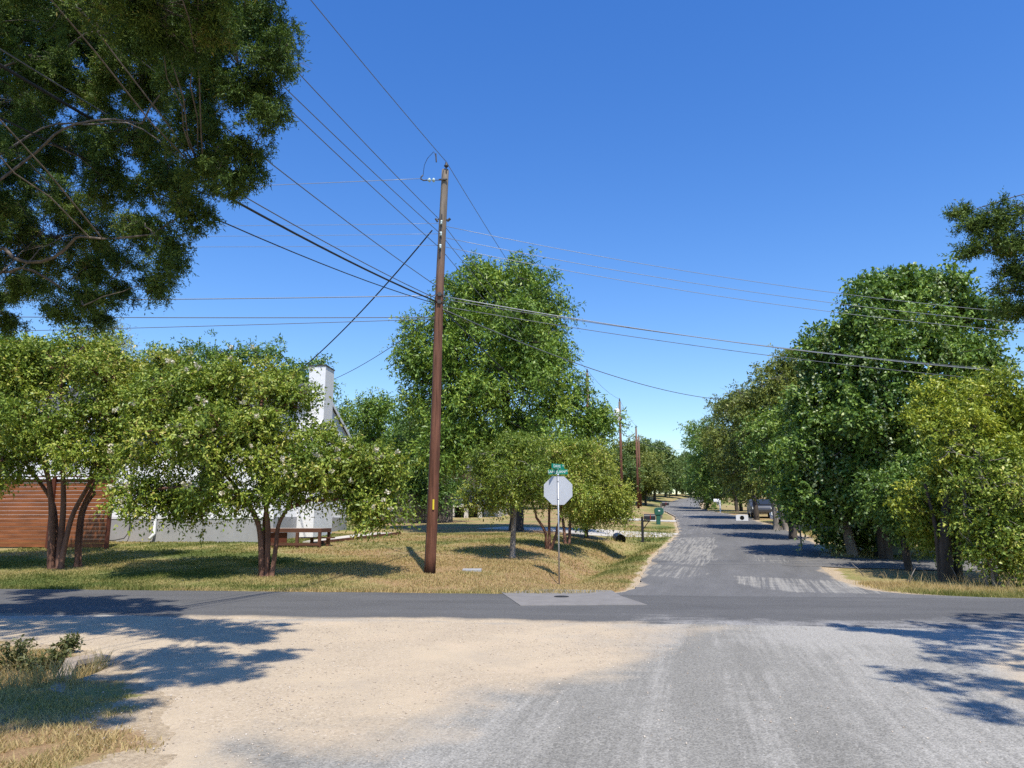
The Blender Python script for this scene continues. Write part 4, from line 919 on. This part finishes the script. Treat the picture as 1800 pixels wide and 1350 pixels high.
hw('secondary_rack', lambda mb: [mb.tube([qa + (-.03, -.14, 0), qb + (-.03, -.145, 0)], .022, 6), mb.tube([qa + (-.20, -.05, -.13), qa + (.22, -.05, -.13)], .018, 6), mb.tube([qa + (.13, -.05, -.18), qa + (.22, -.05, -.10)], .04, 6), mb.tube([qa + (-.16, -.05, -.20), qa + (-.22, -.05, -.10)], .035, 6)], 'hardware')
for py in (520, 533):
    q = rel(polept(py)); hw('cable_clamp', lambda mb: [mb.tube([q + (-.17, -.06, 0), q + (0, -.18, 0), q + (.17, -.05, 0)], .016, 6), mb.box(q[0] - .05, q[0] + .05, q[1] - .2, q[1] - .15, q[2] - .06, q[2] + .05)], 'hardware')
q = rel(polept(887)); hw('tag', lambda mb: mb.box(q[0] + .03, q[0] + .075, q[1] - .168, q[1] - .145, q[2] - .14, q[2] + .14), 'yellow')
q0_, q1_ = rel(polept(996)), rel(polept(560))
hw('ground_wire', lambda mb: mb.tube([q0_ + (-.12, -.11, 0), q1_ + (-.105, -.09, 0)], .006, 5), 'hardware')

# poles down the road
def far_pole(px, ytop, Yd, label, transformer=False, r=.15):
    t_ = atY(px, ytop, Yd); b = gdown(t_); H = t_[2] - b[2]
    o = empty('utility_pole', b, label, 'utility pole', 'utility poles along the road')
    MB().tube([(0, 0, -.3), (0, 0, H * .5), (0, 0, H)], [r, r * .85, r * .7], 12).build('shaft', M['pole'], o, smooth=True)
    MB().tube([(0, -.05, H), (0, -.05, H + .12), (0, -.05, H + .2), (0, -.05, H + .32)], [.03, .08, .06, .03], 10).build('top_insulator', M['hardware'], o, smooth=True)
    if transformer:
        z = H - 2.05
        tr = MB().tube([(-.3, -.12, z), (-.3, -.12, z + .05), (-.3, -.12, z + 1.25), (-.3, -.12, z + 1.35)], [.2, .25, .25, .18], 16).build('transformer', M['white'], o, smooth=True)
        MB().tube([(-.3, -.12, z + 1.34), (-.3, -.12, z + 1.45), (-.3, -.12, z + 1.6)], [.05, .07, .03], 8).build('bushing', M['porcelain'], tr, smooth=True)
    return np.array([b[0], b[1], t_[2] + .25])
T2 = far_pole(1032, 656, 54, 'grey wooden utility pole whose top pokes out above the tall shade tree')
T3 = far_pole(1089, 706, 69, 'utility pole carrying a white can transformer, beyond the shade tree', True)
T4 = far_pole(1118, 752, 90, 'brown utility pole by the road, nearer the bend than the transformer pole')
T5 = far_pole(1122.5, 768, 96, 'slightly shorter brown pole hard behind the pole nearest the bend')

# ------------------------------------------------------------------ wires
def wire(name, p0, p1, sag, r, mat, label, group=None, n=30):
    p0 = np.asarray(p0, float); p1 = np.asarray(p1, float); t = np.linspace(0, 1, n)
    P = p0 + (p1 - p0) * t[:, None]; P[:, 2] -= 4 * sag * t * (1 - t)
    o = MB().tube([q - p0 for q in P], r, 5).build(name, M[mat], None, smooth=True, loc=p0)
    return tag(o, label, 'wire', group)
def wire_through(p0, d, px, py, length, sag):
    """end point of a wire from p0 in the vertical plane of direction d that passes the sighted point"""
    d = np.array([d[0], d[1], 0.]); d /= np.linalg.norm(d); nrm = np.array([-d[1], d[0], 0])
    C0 = np.array([0, 0, CAMH]); rr = ray(px, py); t = ((p0 - C0) @ nrm) / (rr @ nrm); q = C0 + rr * t
    s_ = ((q - p0) @ d) / length
    z = p0[2] + (q[2] - p0[2] + 4 * sag * s_ * (1 - s_)) / s_
    e = p0 + d * length; e[2] = z; return e
DL = (-.237, -.971); GW = 'overhead lines on the corner pole'
tip = ptop + np.array([.05, -.1, .22])
wire('power_line', tip, wire_through(tip, DL, 548, 2, 34, .5), .5, .010, 'wire', 'topmost power line running from the pole top over the viewer', GW)
wire('power_line', tip, T2, .5, .010, 'wire', 'topmost power line running from the pole top down the road', GW)
wire('power_line', T2, T3, .3, .012, 'wire', 'top line between the pole above the shade tree and the transformer pole', GW)
wire('power_line', T3, T4, .3, .013, 'wire', 'top line between the transformer pole and the pole near the bend', GW)
for k, (ap_, px, py) in enumerate(((393, 529, 133), (415, 511, 164), (440, 515, 198))):
    q = polept(ap_) + np.array([-.03, -.17, 0]); nm = ('upper', 'middle', 'lower')[k]
    wire('power_line', q, wire_through(q, DL, px, py, 34, .6), .6, .010, 'wire', f'{nm} of three close power lines from the pole toward the cedar overhead', GW)
    wire('power_line', q, T2 + np.array([0, -.1, -1.6 - .3 * k]), .5, .010, 'wire', f'{nm} of three close power lines from the pole toward the shade tree top', GW)
q = polept(505) + np.array([-.1, -.12, 0]); wire('power_line', q, wire_through(q, DL, 453, 269, 34, .7), .7, .011, 'wire', 'single line from mid pole up to the cedar, alone between the bundles', GW)
q = polept(532) + np.array([-.1, -.14, 0])
wire('phone_cable', q, wire_through(q, (-.30, -.954), 402, 347, 30, .9), .9, .024, 'cable_black', 'thick black phone cable from the pole to upper cedar edge', GW)
wire('phone_cable', q, T2 + np.array([0, -.1, -4.6]), .6, .02, 'cable_black', 'thick black phone cable continuing into the shade tree', GW)
q = polept(527) + np.array([-.1, -.14, 0]); wire('phone_cable', q, wire_through(q, (-.30, -.954), 429, 345, 30, .8), .8, .012, 'wire', 'thin cable close above the thick black phone cable', GW)
q = polept(536) + np.array([-.1, -.14, 0]); wire('phone_cable', q, wire_through(q, (-.30, -.954), 373, 382, 30, 1.0), 1.0, .012, 'cable_black', 'thin black cable sagging below the thick phone cable', GW)
# across the street, to the right
DRt = (1, .10)
for k, (ap_, px, py, nm) in enumerate(((400, 1771, 548, 'highest'), (420, 1733, 562, 'second highest'), (436, 1782, 582, 'third highest'))):
    q = polept(ap_) + np.array([.1, -.1, 0]); wire('power_line', q, wire_through(q, DRt, px, py, 24, .5), .5, .008, 'wire_pale', f'{nm} pale line from the pole to the trees on the right side', GW)
q = polept(523) + np.array([.1, -.14, 0]); wire('phone_cable', q, wire_through(q, DRt, 1711, 648, 22, .35), .35, .014, 'wire_pale', 'bright pale cable from mid pole across to the yellow-green tree', GW)
q = polept(528) + np.array([.1, -.1, 0]); wire('phone_cable', q, wire_through(q, (1, .22), 1380, 612, 24, .3), .3, .010, 'wire', 'thin dark cable just under the bright pale one across the street', GW)
q = polept(540) + np.array([.1, -.1, 0]); wire('phone_cable', q, wire_through(q, (1, .22), 1330, 622, 24, .3), .3, .010, 'wire', 'lower thin dark cable crossing in front of the shade tree to the right', GW)
q = polept(545) + np.array([.1, -.1, 0]); wire('phone_cable', q, atY(1268, 702, 42), .5, .016, 'wire', 'dark drop cable slanting down to the olive trees across the road', GW)
# to the left
DLt = (-1, .02)
for k, (ap_, px, py, nm) in enumerate(((396, 520, 396, 'upper'), (414, 420, 415, 'second'), (434, 330, 434, 'third'))):
    q = polept(ap_) + np.array([-.1, -.14, 0]); wire('power_line', q, wire_through(q, DLt, px, py, 26, .15), .15, .006, 'wire_pale', f'{nm} level pale line from the pole toward the left cedar', GW)
q = a + PB + np.array([-.70, -.13, .05]); wire('power_line', q, wire_through(q, DLt, 560, 322, 26, .15), .15, .009, 'wire_pale', 'faint level line from the glass insulators near the pole top', GW)
q = polept(522) + np.array([-.1, -.14, 0]); wire('phone_cable', q, wire_through(q, DLt, 311, 526, 26, .1), .1, .014, 'wire_pale', 'level pale cable running left from mid pole under the cedar', GW)
q = polept(560) + np.array([-.1, -.14, 0]); wire('phone_cable', q, wire_through(q, DLt, 200, 558, 30, .1), .1, .013, 'wire', 'upper of two level dark cables low under the cedar', GW)
q = polept(563) + np.array([-.1, -.14, 0]); wire('phone_cable', q, wire_through(q, DLt, 220, 577, 30, .1), .1, .010, 'wire', 'lower of two level dark cables low under the cedar', GW)
q = polept(408) + np.array([-.3, -.14, 0]); wire('service_drop', q, atY(490, 680, 30.8), .35, .022, 'cable_black', 'twisted black service drop sagging steeply to the white house', GW)
q = polept(556) + np.array([-.1, -.1, 0]); wire('phone_cable', q, atY(588, 666, 32.7), .15, .012, 'cable_black', 'black phone drop running down to the white chimney', GW)
wire('power_line', T3 + np.array([0, 0, -3.2]), atY(1200, 790, 105), .6, .02, 'wire', 'dark line running on from the transformer pole to the bend', GW)

# ------------------------------------------------------------------ stop sign (seen from behind) with street blades
sb = onG(983, 1029); sb[2] = gz(sb[0], sb[1])
sk = sb[1] / 19.7
zc = atY(983, 862, sb[1])[2] - sb[2]; ztop = atY(983, 836, sb[1])[2] - sb[2]
sign = empty('stop_sign', sb, 'octagonal stop sign seen from behind, on a slim galvanised post at the corner', 'sign', rz=R(-4))
MB().tube([(0, -.028, -.3), (0, -.028, ztop)], .024, 10).build('post', M['steel'], sign, smooth=True)
Rr = .375 / math.cos(R(22.5)) * sk
oc = [(Rr * math.cos(R(22.5 + 45 * k)), zc + Rr * math.sin(R(22.5 + 45 * k))) for k in range(8)]
MB().prism(oc, 'y', 0, .004).build('back_plate', M['alu'], sign)
oc2 = [(x_, zc + (z_ - zc)) for x_, z_ in oc]
MB().prism([(x_ * .995, zc + (z_ - zc) * .995) for x_, z_ in oc], 'y', .0045, .006).build('border', M['signwhite'], sign)
MB().prism([(x_ * .94, zc + (z_ - zc) * .94) for x_, z_ in oc], 'y', .0065, .008).build('face', M['signred'], sign)
def text(name, s_, size, mat, parent, loc, rot, ext=.001):
    cu = bpy.data.curves.new(name, 'FONT'); cu.body = s_; cu.size = size; cu.align_x = 'CENTER'; cu.align_y = 'CENTER'; cu.extrude = ext; cu.resolution_u = 3
    tmp = bpy.data.objects.new(name + '_tmp', cu); COL.objects.link(tmp)
    me = bpy.data.meshes.new_from_object(tmp.evaluated_get(bpy.context.evaluated_depsgraph_get())); bpy.data.objects.remove(tmp)
    me.materials.clear(); me.materials.append(mat); o = bpy.data.objects.new(name, me); COL.objects.link(o); o.parent = parent; o.location = loc; o.rotation_euler = rot
    return o
text('lettering', 'STOP', .30, M['signwhite'], sign, (0, .009, zc), (R(90), 0, R(180)))
for s_ in (-1, 1): MB().tube([(0, -.056, zc + s_ * .26), (0, -.0, zc + s_ * .26)], .012, 8).build('bolt', M['hardware'], sign)
bl_ = empty('street_sign', sb + np.array([0, -.028, ztop]), 'pair of green street name blades crossed above the stop sign', 'street sign', rz=R(-4))
MB().tube([(0, 0, -.01), (0, 0, .05)], .03, 10).build('bracket', M['alu'], bl_, smooth=True)
lo_ = MB().box(-.29, .29, -.003, .003, .035, .185).build('blade', M['signgreen'], bl_)
text('lettering', 'SAN JUAN', .115, M['signwhite'], lo_, (-.045, -.006, .108), (R(90), 0, 0)); text('lettering', 'DR', .06, M['signwhite'], lo_, (.245, -.006, .135), (R(90), 0, 0))
MB().tube([(0, 0, .185), (0, 0, .205)], .018, 8).build('bracket', M['alu'], bl_)
up = MB().box(-.29, .29, -.003, .003, .20, .345).build('blade', M['signgreen'], bl_); up.rotation_euler = (0, 0, R(50))
text('lettering', 'DAVIS', .12, M['signwhite'], up, (-.05, -.006, .272), (R(90), 0, 0)); text('lettering', 'LN', .06, M['signwhite'], up, (.235, -.006, .30), (R(90), 0, 0))

# ------------------------------------------------------------------ mailboxes, bins, small things
def box_shell(mb, L, Wd, Hh):
    prof = [(-Wd / 2, 0), (Wd / 2, 0), (Wd / 2, Hh * .55)] + [(Wd / 2 * math.cos(t), Hh * .55 + Hh * .45 * math.sin(t)) for t in np.linspace(.3, math.pi - .3, 7)] + [(-Wd / 2, Hh * .55)]
    return mb.prism(prof, 'x', 0, L)
def mailbox(px, py, label, mat, H, L, post_mat, rz=0.0, Yd=None, Wd=.24, Hh=.28, post_r=.06, flag=True):
    b = onG(px, py) if Yd is None else gdown(atY(px, py, Yd))
    o = empty('mailbox', b, label, 'mailbox', rz=rz)
    MB().box(-post_r, post_r, -post_r, post_r, -.3, H + .12).build('post', M[post_mat], o, bevel=.006)
    mb = MB(); mb.box(post_r + .002, L * .7, -.04, .04, H - .12, H - .05); mb.add([(post_r, -.03, H - .45), (post_r, .03, H - .45), (post_r, -.03, H - .38), (post_r, .03, H - .38), (L * .6, -.03, H - .12), (L * .6, .03, H - .12), (L * .52, -.03, H - .12), (L * .52, .03, H - .12)], [(0, 1, 5, 4), (2, 6, 7, 3), (0, 4, 6, 2), (1, 3, 7, 5)]); mb.build('arm', M[post_mat], o)
    mb = MB(); box_shell(mb, L, Wd, Hh); bx_ = mb.build('box', M[mat], o)
    bx_.location = (post_r + .02, 0, H - .045)
    MB().box(L + .001, L + .012, -Wd / 2 + .01, Wd / 2 - .01, .01, Hh * .85).build('door', M[mat], bx_)
    if flag: MB().box(L * .55, L * .60, -Wd / 2 - .014, -Wd / 2 - .002, .05, .26).build('flag', M['red'], bx_)
    return o
mailbox(1130, 953, 'black mailbox on a square black post beside the first driveway', 'black', 1.05, .52, 'black', rz=-.15)
g = onG(1158, 922); gm = empty('mailbox', g, 'moulded green plastic mailbox with a thick pedestal, behind the black one', 'mailbox', rz=-.1)
k = g[1] / 1300
mb = MB(); mb.prism([(-.16, -.2), (.10, -.2), (.12, .50), (.13, .62), (-.19, .62), (-.15, .50)], 'y', -.15, .15); mb.build('pedestal', M['greenplastic'], gm, bevel=.02)
mb = MB(); mb.prism([(-.22, .62), (.24, .62), (.34, .78), (.34, 1.0), (.2, 1.10), (-.14, 1.10), (-.26, 1.0), (-.26, .75)], 'y', -.19, .19); mb.build('box', M['greenplastic'], gm, bevel=.02)
MB().box(.344, .36, -.12, .12, .72, .98).build('door', M['signwhite'], gm)
MB().box(-.02, .1, -.20, -.192, .86, .93).build('emblem', M['signwhite'], gm)
mailbox(1163, 916, 'small dark mailbox farther on, half behind the green one', 'black', 1.05, .5, 'greywood', Yd=58, rz=-.1)
mailbox(1267, 913, 'white mailbox on a white post on the right verge', 'white', 1.15, .52, 'white', Yd=74, rz=math.pi - .1)
mailbox(1409, 968, 'dark mailbox on a thin metal post at the mouth of the right-hand drive', 'black', 1.15, .5, 'steel', rz=math.pi + .1, Wd=.26, Hh=.26, post_r=.028)
# culvert headwall with pipe
c = gdown(atY(1305, 920, 54)); hw_ = empty('culvert_headwall', c, 'whitewashed culvert headwall with a dark pipe mouth on the right verge', 'headwall', rz=-.25)
ring = 14; mb = MB(); zc2, r2 = .24, .16
inner = [(r2 * math.cos(2 * math.pi * k / ring), zc2 + r2 * math.sin(2 * math.pi * k / ring)) for k in range(ring)]
outer = []
for x_, z_ in inner:
    dx, dz = x_, z_ - zc2; s_ = min(.42 / max(abs(dx), 1e-6), (.24 / dz if dz > 1e-6 else (.36 / -dz if dz < -1e-6 else 1e9))); outer.append((dx * s_, zc2 + dz * s_))
V = [(x_, 0, z_) for x_, z_ in inner] + [(x_, 0, z_) for x_, z_ in outer] + [(x_, .15, z_) for x_, z_ in outer] + [(x_, .5, z_) for x_, z_ in inner]
fs = []
for k in range(ring):
    j = (k + 1) % ring; fs += [(k, j, ring + j, ring + k), (ring + k, ring + j, 2 * ring + j, 2 * ring + k), (k, 3 * ring + k, 3 * ring + j, j)]
mb.add(V, fs); mb.build('wall', M['white'], hw_)
mb = MB(); mb.tube([(0, .3, zc2), (0, .6, zc2)], r2 * 1.05, 14); mb.build('pipe', M['black'], hw_)
c = onG(1090, 952); c = np.array([c[0], c[1], gz(c[0], c[1])])
mb = MB(); mb.tube([(0, -.25, .10), (0, .9, .16)], .23, 16, cap=False); mb.tube([(0, .3, .13), (0, .32, .13)], .22, 16)
tag(mb.build('culvert_pipe', M['black'], loc=c), 'black culvert pipe mouth at the head of the grassy swale', 'pipe')
c = onG(830, 1003); tag(MB().box(-.27, .27, -.2, .2, -.05, .045).build('meter_cover', M['foundation'], loc=(c[0], c[1], gz(c[0], c[1])), bevel=.01), 'pale rectangular meter cover lying in the dry lawn', 'cover')
# wheelie bin by the right drive
c = gdown(atY(1563, 985, 28.2)); bn = empty('wheeled_bin', c, 'dark green wheeled rubbish bin beside the right-hand drive', 'bin', rz=.2)
mb = MB(); mb.add([(-.24, -.28, .08), (.24, -.28, .08), (.24, .28, .08), (-.24, .28, .08), (-.3, -.36, .98), (.3, -.36, .98), (.3, .36, .98), (-.3, .36, .98)], [(0, 3, 2, 1), (4, 5, 6, 7), (0, 1, 5, 4), (1, 2, 6, 5), (2, 3, 7, 6), (3, 0, 4, 7)]); mb.build('body', M['binplastic'], bn, bevel=.02)
mb = MB(); mb.prism([(-.38, .99), (.40, .99), (.36, 1.06), (0, 1.10), (-.34, 1.06)], 'x', -.32, .32); mb.build('lid', M['binplastic'], bn)
for s in (-1, 1): MB().tube([(s * .26, .27, .10), (s * .32, .27, .10)], .10, 14).build('wheel', M['rubber'], bn)

# parked cars under the trees
def car(px, Yd, rz, label, paint, van=False):
    b = gdown(atY(px, 915, Yd)); o = empty('parked_car', b, label, 'car', rz=rz)
    prof = [(-2.2, .32), (2.2, .32), (2.25, .55), (2.15, .82), (1.25, .95), (.55, 1.42), (-1.2, 1.46), (-1.95, 1.02), (-2.2, .95), (-2.28, .6)]
    MB().prism(prof, 'y', -.86, .86).build('body', M[paint], o, bevel=.06)
    mb = MB()
    for s in (-1, 1):
        y0 = s * .862; mb.prism([(.95, 1.0), (.48, 1.36), (-.25, 1.38), (-.25, 1.0)], 'y', y0, y0 + s * .01); mb.prism([(-.33, 1.0), (-.33, 1.38), (-1.15, 1.38), (-1.6, 1.02)], 'y', y0, y0 + s * .01)
    mb.build('side_windows', M['glass'], o)
    for nm, x0, z0, x1, z1 in (('windscreen', 1.22, 1.0, .62, 1.40), ('rear_window', -1.86, 1.10, -1.30, 1.44)):
        dx = .02 if x0 > 0 else -.02
        mb = MB(); mb.add([(x0 + dx, -.70, z0 + .01), (x0 + dx, .70, z0 + .01), (x1 + dx, .66, z1 + .01), (x1 + dx, -.66, z1 + .01)], [(0, 1, 2, 3)]); mb.build(nm, M['glass'], o)
    for x_ in (-1.4, 1.4):
        for s in (-1, 1):
            w_ = MB().tube([(x_, s * .70, .33), (x_, s * .88, .33)], .33, 20).build('wheel', M['rubber'], o, smooth=False); MB().tube([(x_, s * .885, .33), (x_, s * .89, .33)], .2, 14).build('rim', M['steel'], w_)
    for s in (-1, 1):
        MB().box(2.21, 2.27, s * .68 - .14, s * .68 + .14, .62, .76).build('headlight', M['signwhite'], o); MB().box(-2.29, -2.24, s * .68 - .12, s * .68 + .12, .66, .85).build('tail_light', M['red'], o)
    return o
car(1420, 50, 3.29, 'white car parked in the sun behind the twin leaning trunks', 'carwhite')
car(1338, 60, 4.49, 'dark grey car parked nose out beyond the white one, deep under the trees', 'cargrey')

# iron fence and brick house on the right
p0, p1 = gdown(atY(1500, 980, 31)), gdown(atY(1990, 990, 27))
rf = empty('iron_fence', p0, 'black iron picket fence under the right-hand trees', 'fence', rz=math.atan2(p1[1] - p0[1], p1[0] - p0[0]))
Lf = float(np.hypot(*(p1 - p0)[:2])); dzf = (p1[2] - p0[2]) / Lf
mb = MB()
for k in range(int(Lf / .115)): x_ = k * .115; mb.box(x_ - .009, x_ + .009, -.009, .009, .08 + dzf * x_, 1.38 + dzf * x_)
tag(mb.build('pickets', M['black'], rf), kind='stuff')
for z_ in (.16, 1.18): MB().tube([(0, 0.02, z_), (Lf, .02, z_ + dzf * Lf)], .018, 6).build('rail', M['black'], rf)
for k in range(int(Lf / 2.4) + 1): x_ = k * 2.4; MB().box(x_ - .03, x_ + .03, -.03, .045, -.3 + dzf * x_, 1.5 + dzf * x_).build('post', M['black'], rf)
c = gdown(atY(1640, 970, 41)); bh = empty('brick_house', c, 'pink brick house glimpsed through the right-hand trees behind the iron fence', 'house', rz=-.1)
MB().box(-5, 9, 0, 8, -.4, 2.9).build('wall', M['brick'], bh)
mb = MB(); mb.prism([(-.6, 2.75), (4, 4.9), (8.6, 2.75), (8.6, 2.9), (4, 5.06), (-.6, 2.9)], 'x', -5.6, 9.6); mb.build('roof', M['shingle'], bh)
for x_ in (-2.6, 2.2, 6):
    f_ = MB().box(x_ - .7, x_ + .7, -.04, -.003, .9, 2.2).build('window', M['white'], bh); MB().box(x_ - .6, x_ + .6, -.05, -.042, 1.0, 2.1).build('pane', M['glass'], f_)

# fallen sticks in the right verge
for k, (px, py, dx, dz, lb) in enumerate(((1597, 1028, .22, .42, 'dead pale stick leaning steeply in the dry verge grass'), (1640, 1020, -.28, .32, 'dead stick leaning left in the shaded verge grass'), (1690, 1030, -.22, .5, 'longer bare stick standing among the thicket stems'), (1520, 1012, -.35, .35, 'thin bent stick near the drive end of the verge'))):
    b = onG(px, py); b[2] = gz(b[0], b[1])
    tag(MB().tube([(0, 0, -.05), (dx * .5, .02, dz * .55), (dx, 0, dz)], [.014, .012, .006], 6).build('stick', M['bark_grey'], loc=b, smooth=True), lb, 'stick')

# concrete culvert lip in the near left corner
cl_ = [onG(*p) for p in ((86, 1216), (112, 1196), (140, 1176), (172, 1160))]
mb = MB(); c0 = cl_[0]; off = np.array([.20, -.10, 0]); A_ = [p - c0 for p in cl_]
for p in A_: p[2] = -.04
nA_ = len(A_); top_ = np.array([0, 0, .062])
Vl = A_ + [p + off for p in A_] + [p + top_ for p in A_] + [p + off + top_ * .9 for p in A_]
fl_ = []
for k in range(nA_ - 1):
    fl_ += [(k, k + 1, 2 * nA_ + k + 1, 2 * nA_ + k), (2 * nA_ + k, 2 * nA_ + k + 1, 3 * nA_ + k + 1, 3 * nA_ + k), (nA_ + k, 3 * nA_ + k, 3 * nA_ + k + 1, nA_ + k + 1), (k, nA_ + k, nA_ + k + 1, k + 1)]
fl_ += [(0, 2 * nA_, 3 * nA_, nA_), (nA_ - 1, 2 * nA_ - 1, 4 * nA_ - 1, 3 * nA_ - 1)]
mb.add(Vl, fl_)
tag(mb.build('culvert_lip', M['old_concrete'], loc=(c0[0], c0[1], .0)), 'curved pale concrete lip at the end of the weedy ditch', 'kerb')

# ------------------------------------------------------------------ weeds, grass, gravel
def look(arr, x, y): return arr[np.clip(np.searchsorted(gx, x), 0, len(gx) - 1), np.clip(np.searchsorted(gy, y), 0, len(gy) - 1)]
Xg, Yg = np.meshgrid(gx, gy, indexing='ij')
def blades(P, h, w, tint, lean):
    n = len(P); a = rng.random(n) * 2 * np.pi; s = np.stack([np.cos(a), np.sin(a), 0 * a], 1) * (w / 2)[:, None]
    l = np.stack([np.cos(a * 3 + 1), np.sin(a * 3 + 1), 0 * a], 1) * (lean * h)[:, None]
    V = np.empty((n, 5, 3), np.float32); up_ = np.array([0, 0, 1.0]); mid = P + up_ * (h * .6)[:, None] + l * .4
    V[:, 0] = P - s; V[:, 1] = P + s; V[:, 2] = mid + s * .7; V[:, 3] = mid - s * .7; V[:, 4] = P + up_ * h[:, None] + l
    return V.reshape(-1, 3), tint
GV, GT = [], []
def scatter(n, x0, x1, y0, y1, hmin, hmax, w, keepfn, dry=0.0, clump=0.0, lean=.7):
    x = rng.uniform(x0, x1, n); y = rng.uniform(y0, y1, n)
    k = keepfn(x, y) & ~in_cross(x, y, -.02) & ~in_ahead(x, y, -.05) & ~in_near(x, y, -.35)
    if clump: k &= n2(x, y, 3.0, 4) + rng.normal(size=n) * .35 > clump - 1
    d = look(dirt, x, y); k &= rng.random(n) > d * 1.15
    x, y = x[k], y[k]; n = len(x); g = look(green, x, y)
    h = rng.uniform(hmin, hmax, n) * (.7 + .5 * (n2(x, y, 1.2, 7) + 1) / 2)
    P = np.stack([x, y, hbase(x, y) - .02], 1)
    V, t = blades(P, h, np.full(n, w) * rng.uniform(.6, 1.3, n), 1 - g + dry + rng.normal(size=n) * .14, rng.uniform(.2, lean, n)); GV.append(V); GT.append(np.clip(t, 0, 1))
left_lawn = lambda x, y: (x < xl(y) - .05) & ((y + ST(x)) > FAR_E)
scatter(150000, -17, 4.5, 17.2, 24, .03, .08, .022, left_lawn)
scatter(110000, -18, 8, 23, 34, .03, .08, .035, left_lawn)
scatter(26000, -22, 3, 17.2, 19.8, .07, .17, .02, lambda x, y: left_lawn(x, y) & ((y + ST(x)) < FAR_E + .55), dry=.05)
scatter(9000, 3, 10, 26, 46, .06, .14, .04, lambda x, y: left_lawn(x, y) & (xl(y) - x < 3))
verge = lambda x, y: (x > xr(y) + .05) & ((y + ST(x)) > FAR_E - .1)
scatter(90000, 7.5, 20, 15.2, 22, .05, .17, .012, lambda x, y: verge(x, y) & ((y + ST(x)) < 21.0), dry=.12, lean=.9)
scatter(900, 8.5, 18, 16.2, 20, .3, .5, .008, lambda x, y: verge(x, y) & ((y + ST(x)) > 17.9), dry=.5, lean=.8)
scatter(18000, 12, 26, 28, 50, .06, .18, .05, lambda x, y: x > xr(y) + .4)
scatter(170000, -8.5, -1.8, 3.6, 10.6, .03, .085, .010, lambda x, y: n2(x, y, 2.2, 3) > -.75, dry=.10, clump=.62, lean=1.0)
scatter(40000, -9.5, -4.4, 7.9, 10.6, .10, .34, .007, lambda x, y: np.abs(y - (8.75 - .12 * (x + 5))) < .75, dry=.10, lean=1.0)
scatter(30000, 6.5, 13, 5.5, 12.5, .03, .12, .014, lambda x, y: x > 6.4, dry=.0, clump=.8)
V = np.concatenate(GV); n = len(V) // 5; k5 = np.arange(n)[:, None] * 5; GT = np.concatenate(GT)
tag(mesh_np('grass', V, [k5 + np.array([0, 1, 2, 3]), k5 + np.array([3, 2, 4])], M['grassblade'], attr={'tint': ('FACE', np.concatenate([GT, GT]))}), kind='stuff')

def weed(px, py, h, label, seed, n=26, L=.10):
    r = np.random.default_rng(seed); b = onG(px, py); b[2] = gz(b[0], b[1])
    o = empty('weed', b, label, 'weed', 'weeds in the ditch'); w_ = Wood(); P, D, N = [], [], []
    for k in range(n):
        a = r.uniform(0, 6.28); e = np.array([math.cos(a) * h * r.uniform(.2, .9), math.sin(a) * h * r.uniform(.2, .9), h * r.uniform(.5, 1.1)])
        c = curve((0, 0, 0), e, .2, 6, r); w_.tube(c, np.linspace(.005, .002, 6), 4)
        for i in range(1, 6):
            for _ in range(5):
                P.append(c[i]); d = r.normal(size=3) + (0, 0, .2); D.append(d); N.append(np.array([0, 0, 1]) + r.normal(size=3) * .5)
    n_ = len(P); leaves_mesh('leaves', np.array(P), np.array(D), np.array(N), L * r.uniform(.5, 1.2, n_), L * .45 * r.uniform(.6, 1.2, n_), r.uniform(0, .9, n_), M['weed'], o); w_.build('stems', M['weed'], o)
weed(98, 1180, .21, 'bushy broad-leaved weed against the culvert lip', 5, n=22, L=.075)
weed(118, 1150, .20, 'dark leafy weed at the top of the ditch nearest the asphalt', 6, n=20, L=.07)
weed(60, 1195, .26, 'pale leafy weed in the middle of the ditch', 7, L=.06)
weed(20, 1185, .34, 'tangled straw-green weed at the outer end of the ditch', 8, n=34, L=.055)

# loose stones on the gravel
ns = 11000
x = rng.uniform(-7, 6, ns * 4); y = rng.uniform(4.2, 13.0, ns * 4)
k = in_near(x, y, .5) & ~in_cross(x, y, -.25)
dd = poly_dist(x, y, tanpoly); k &= rng.random(ns * 4) < np.where(dd > 0, .8, .10) * np.clip(.55 + .6 * n2(x, y, 1.1, 8), .08, 1)
x, y = x[k][:ns], y[k][:ns]; ns = len(x)
base = np.array([(1, 0, 0), (0, 1, 0), (-1, 0, 0), (0, -1, 0), (0, 0, .7), (0, 0, -.7)], float); tri = np.array([(0, 1, 4), (1, 2, 4), (2, 3, 4), (3, 0, 4), (1, 0, 5), (2, 1, 5), (3, 2, 5), (0, 3, 5)])
sz = .003 + .010 * rng.random(ns) ** 4
V = base[None] * sz[:, None, None] * rng.uniform(.6, 1.4, (ns, 6, 1)); an = rng.random(ns) * 6.28
ca, sa = np.cos(an)[:, None], np.sin(an)[:, None]
V = np.stack([V[..., 0] * ca - V[..., 1] * sa, V[..., 0] * sa + V[..., 1] * ca, V[..., 2]], -1)
V += np.stack([x, y, np.maximum(hbase(x, y), -.02) + .004 + .012 * n2(x, y, 1.1, 3) + sz * .3], 1)[:, None]
m, nt, b = newmat('pebble'); r_ = ramp(nt, [(0, (.34, .27, .20)), (.5, (.47, .38, .29)), (1, (.62, .54, .44))], attrn(nt, 'tint')); lk(nt, r_.outputs[0], b.inputs['Base Color']); b.inputs['Roughness'].default_value = .9
tag(mesh_np('gravel', V.reshape(-1, 3), (tri[None] + (np.arange(ns) * 6)[:, None, None]).reshape(-1, 3), m, attr={'tint': ('FACE', np.repeat(rng.random(ns), 8))}), kind='stuff')
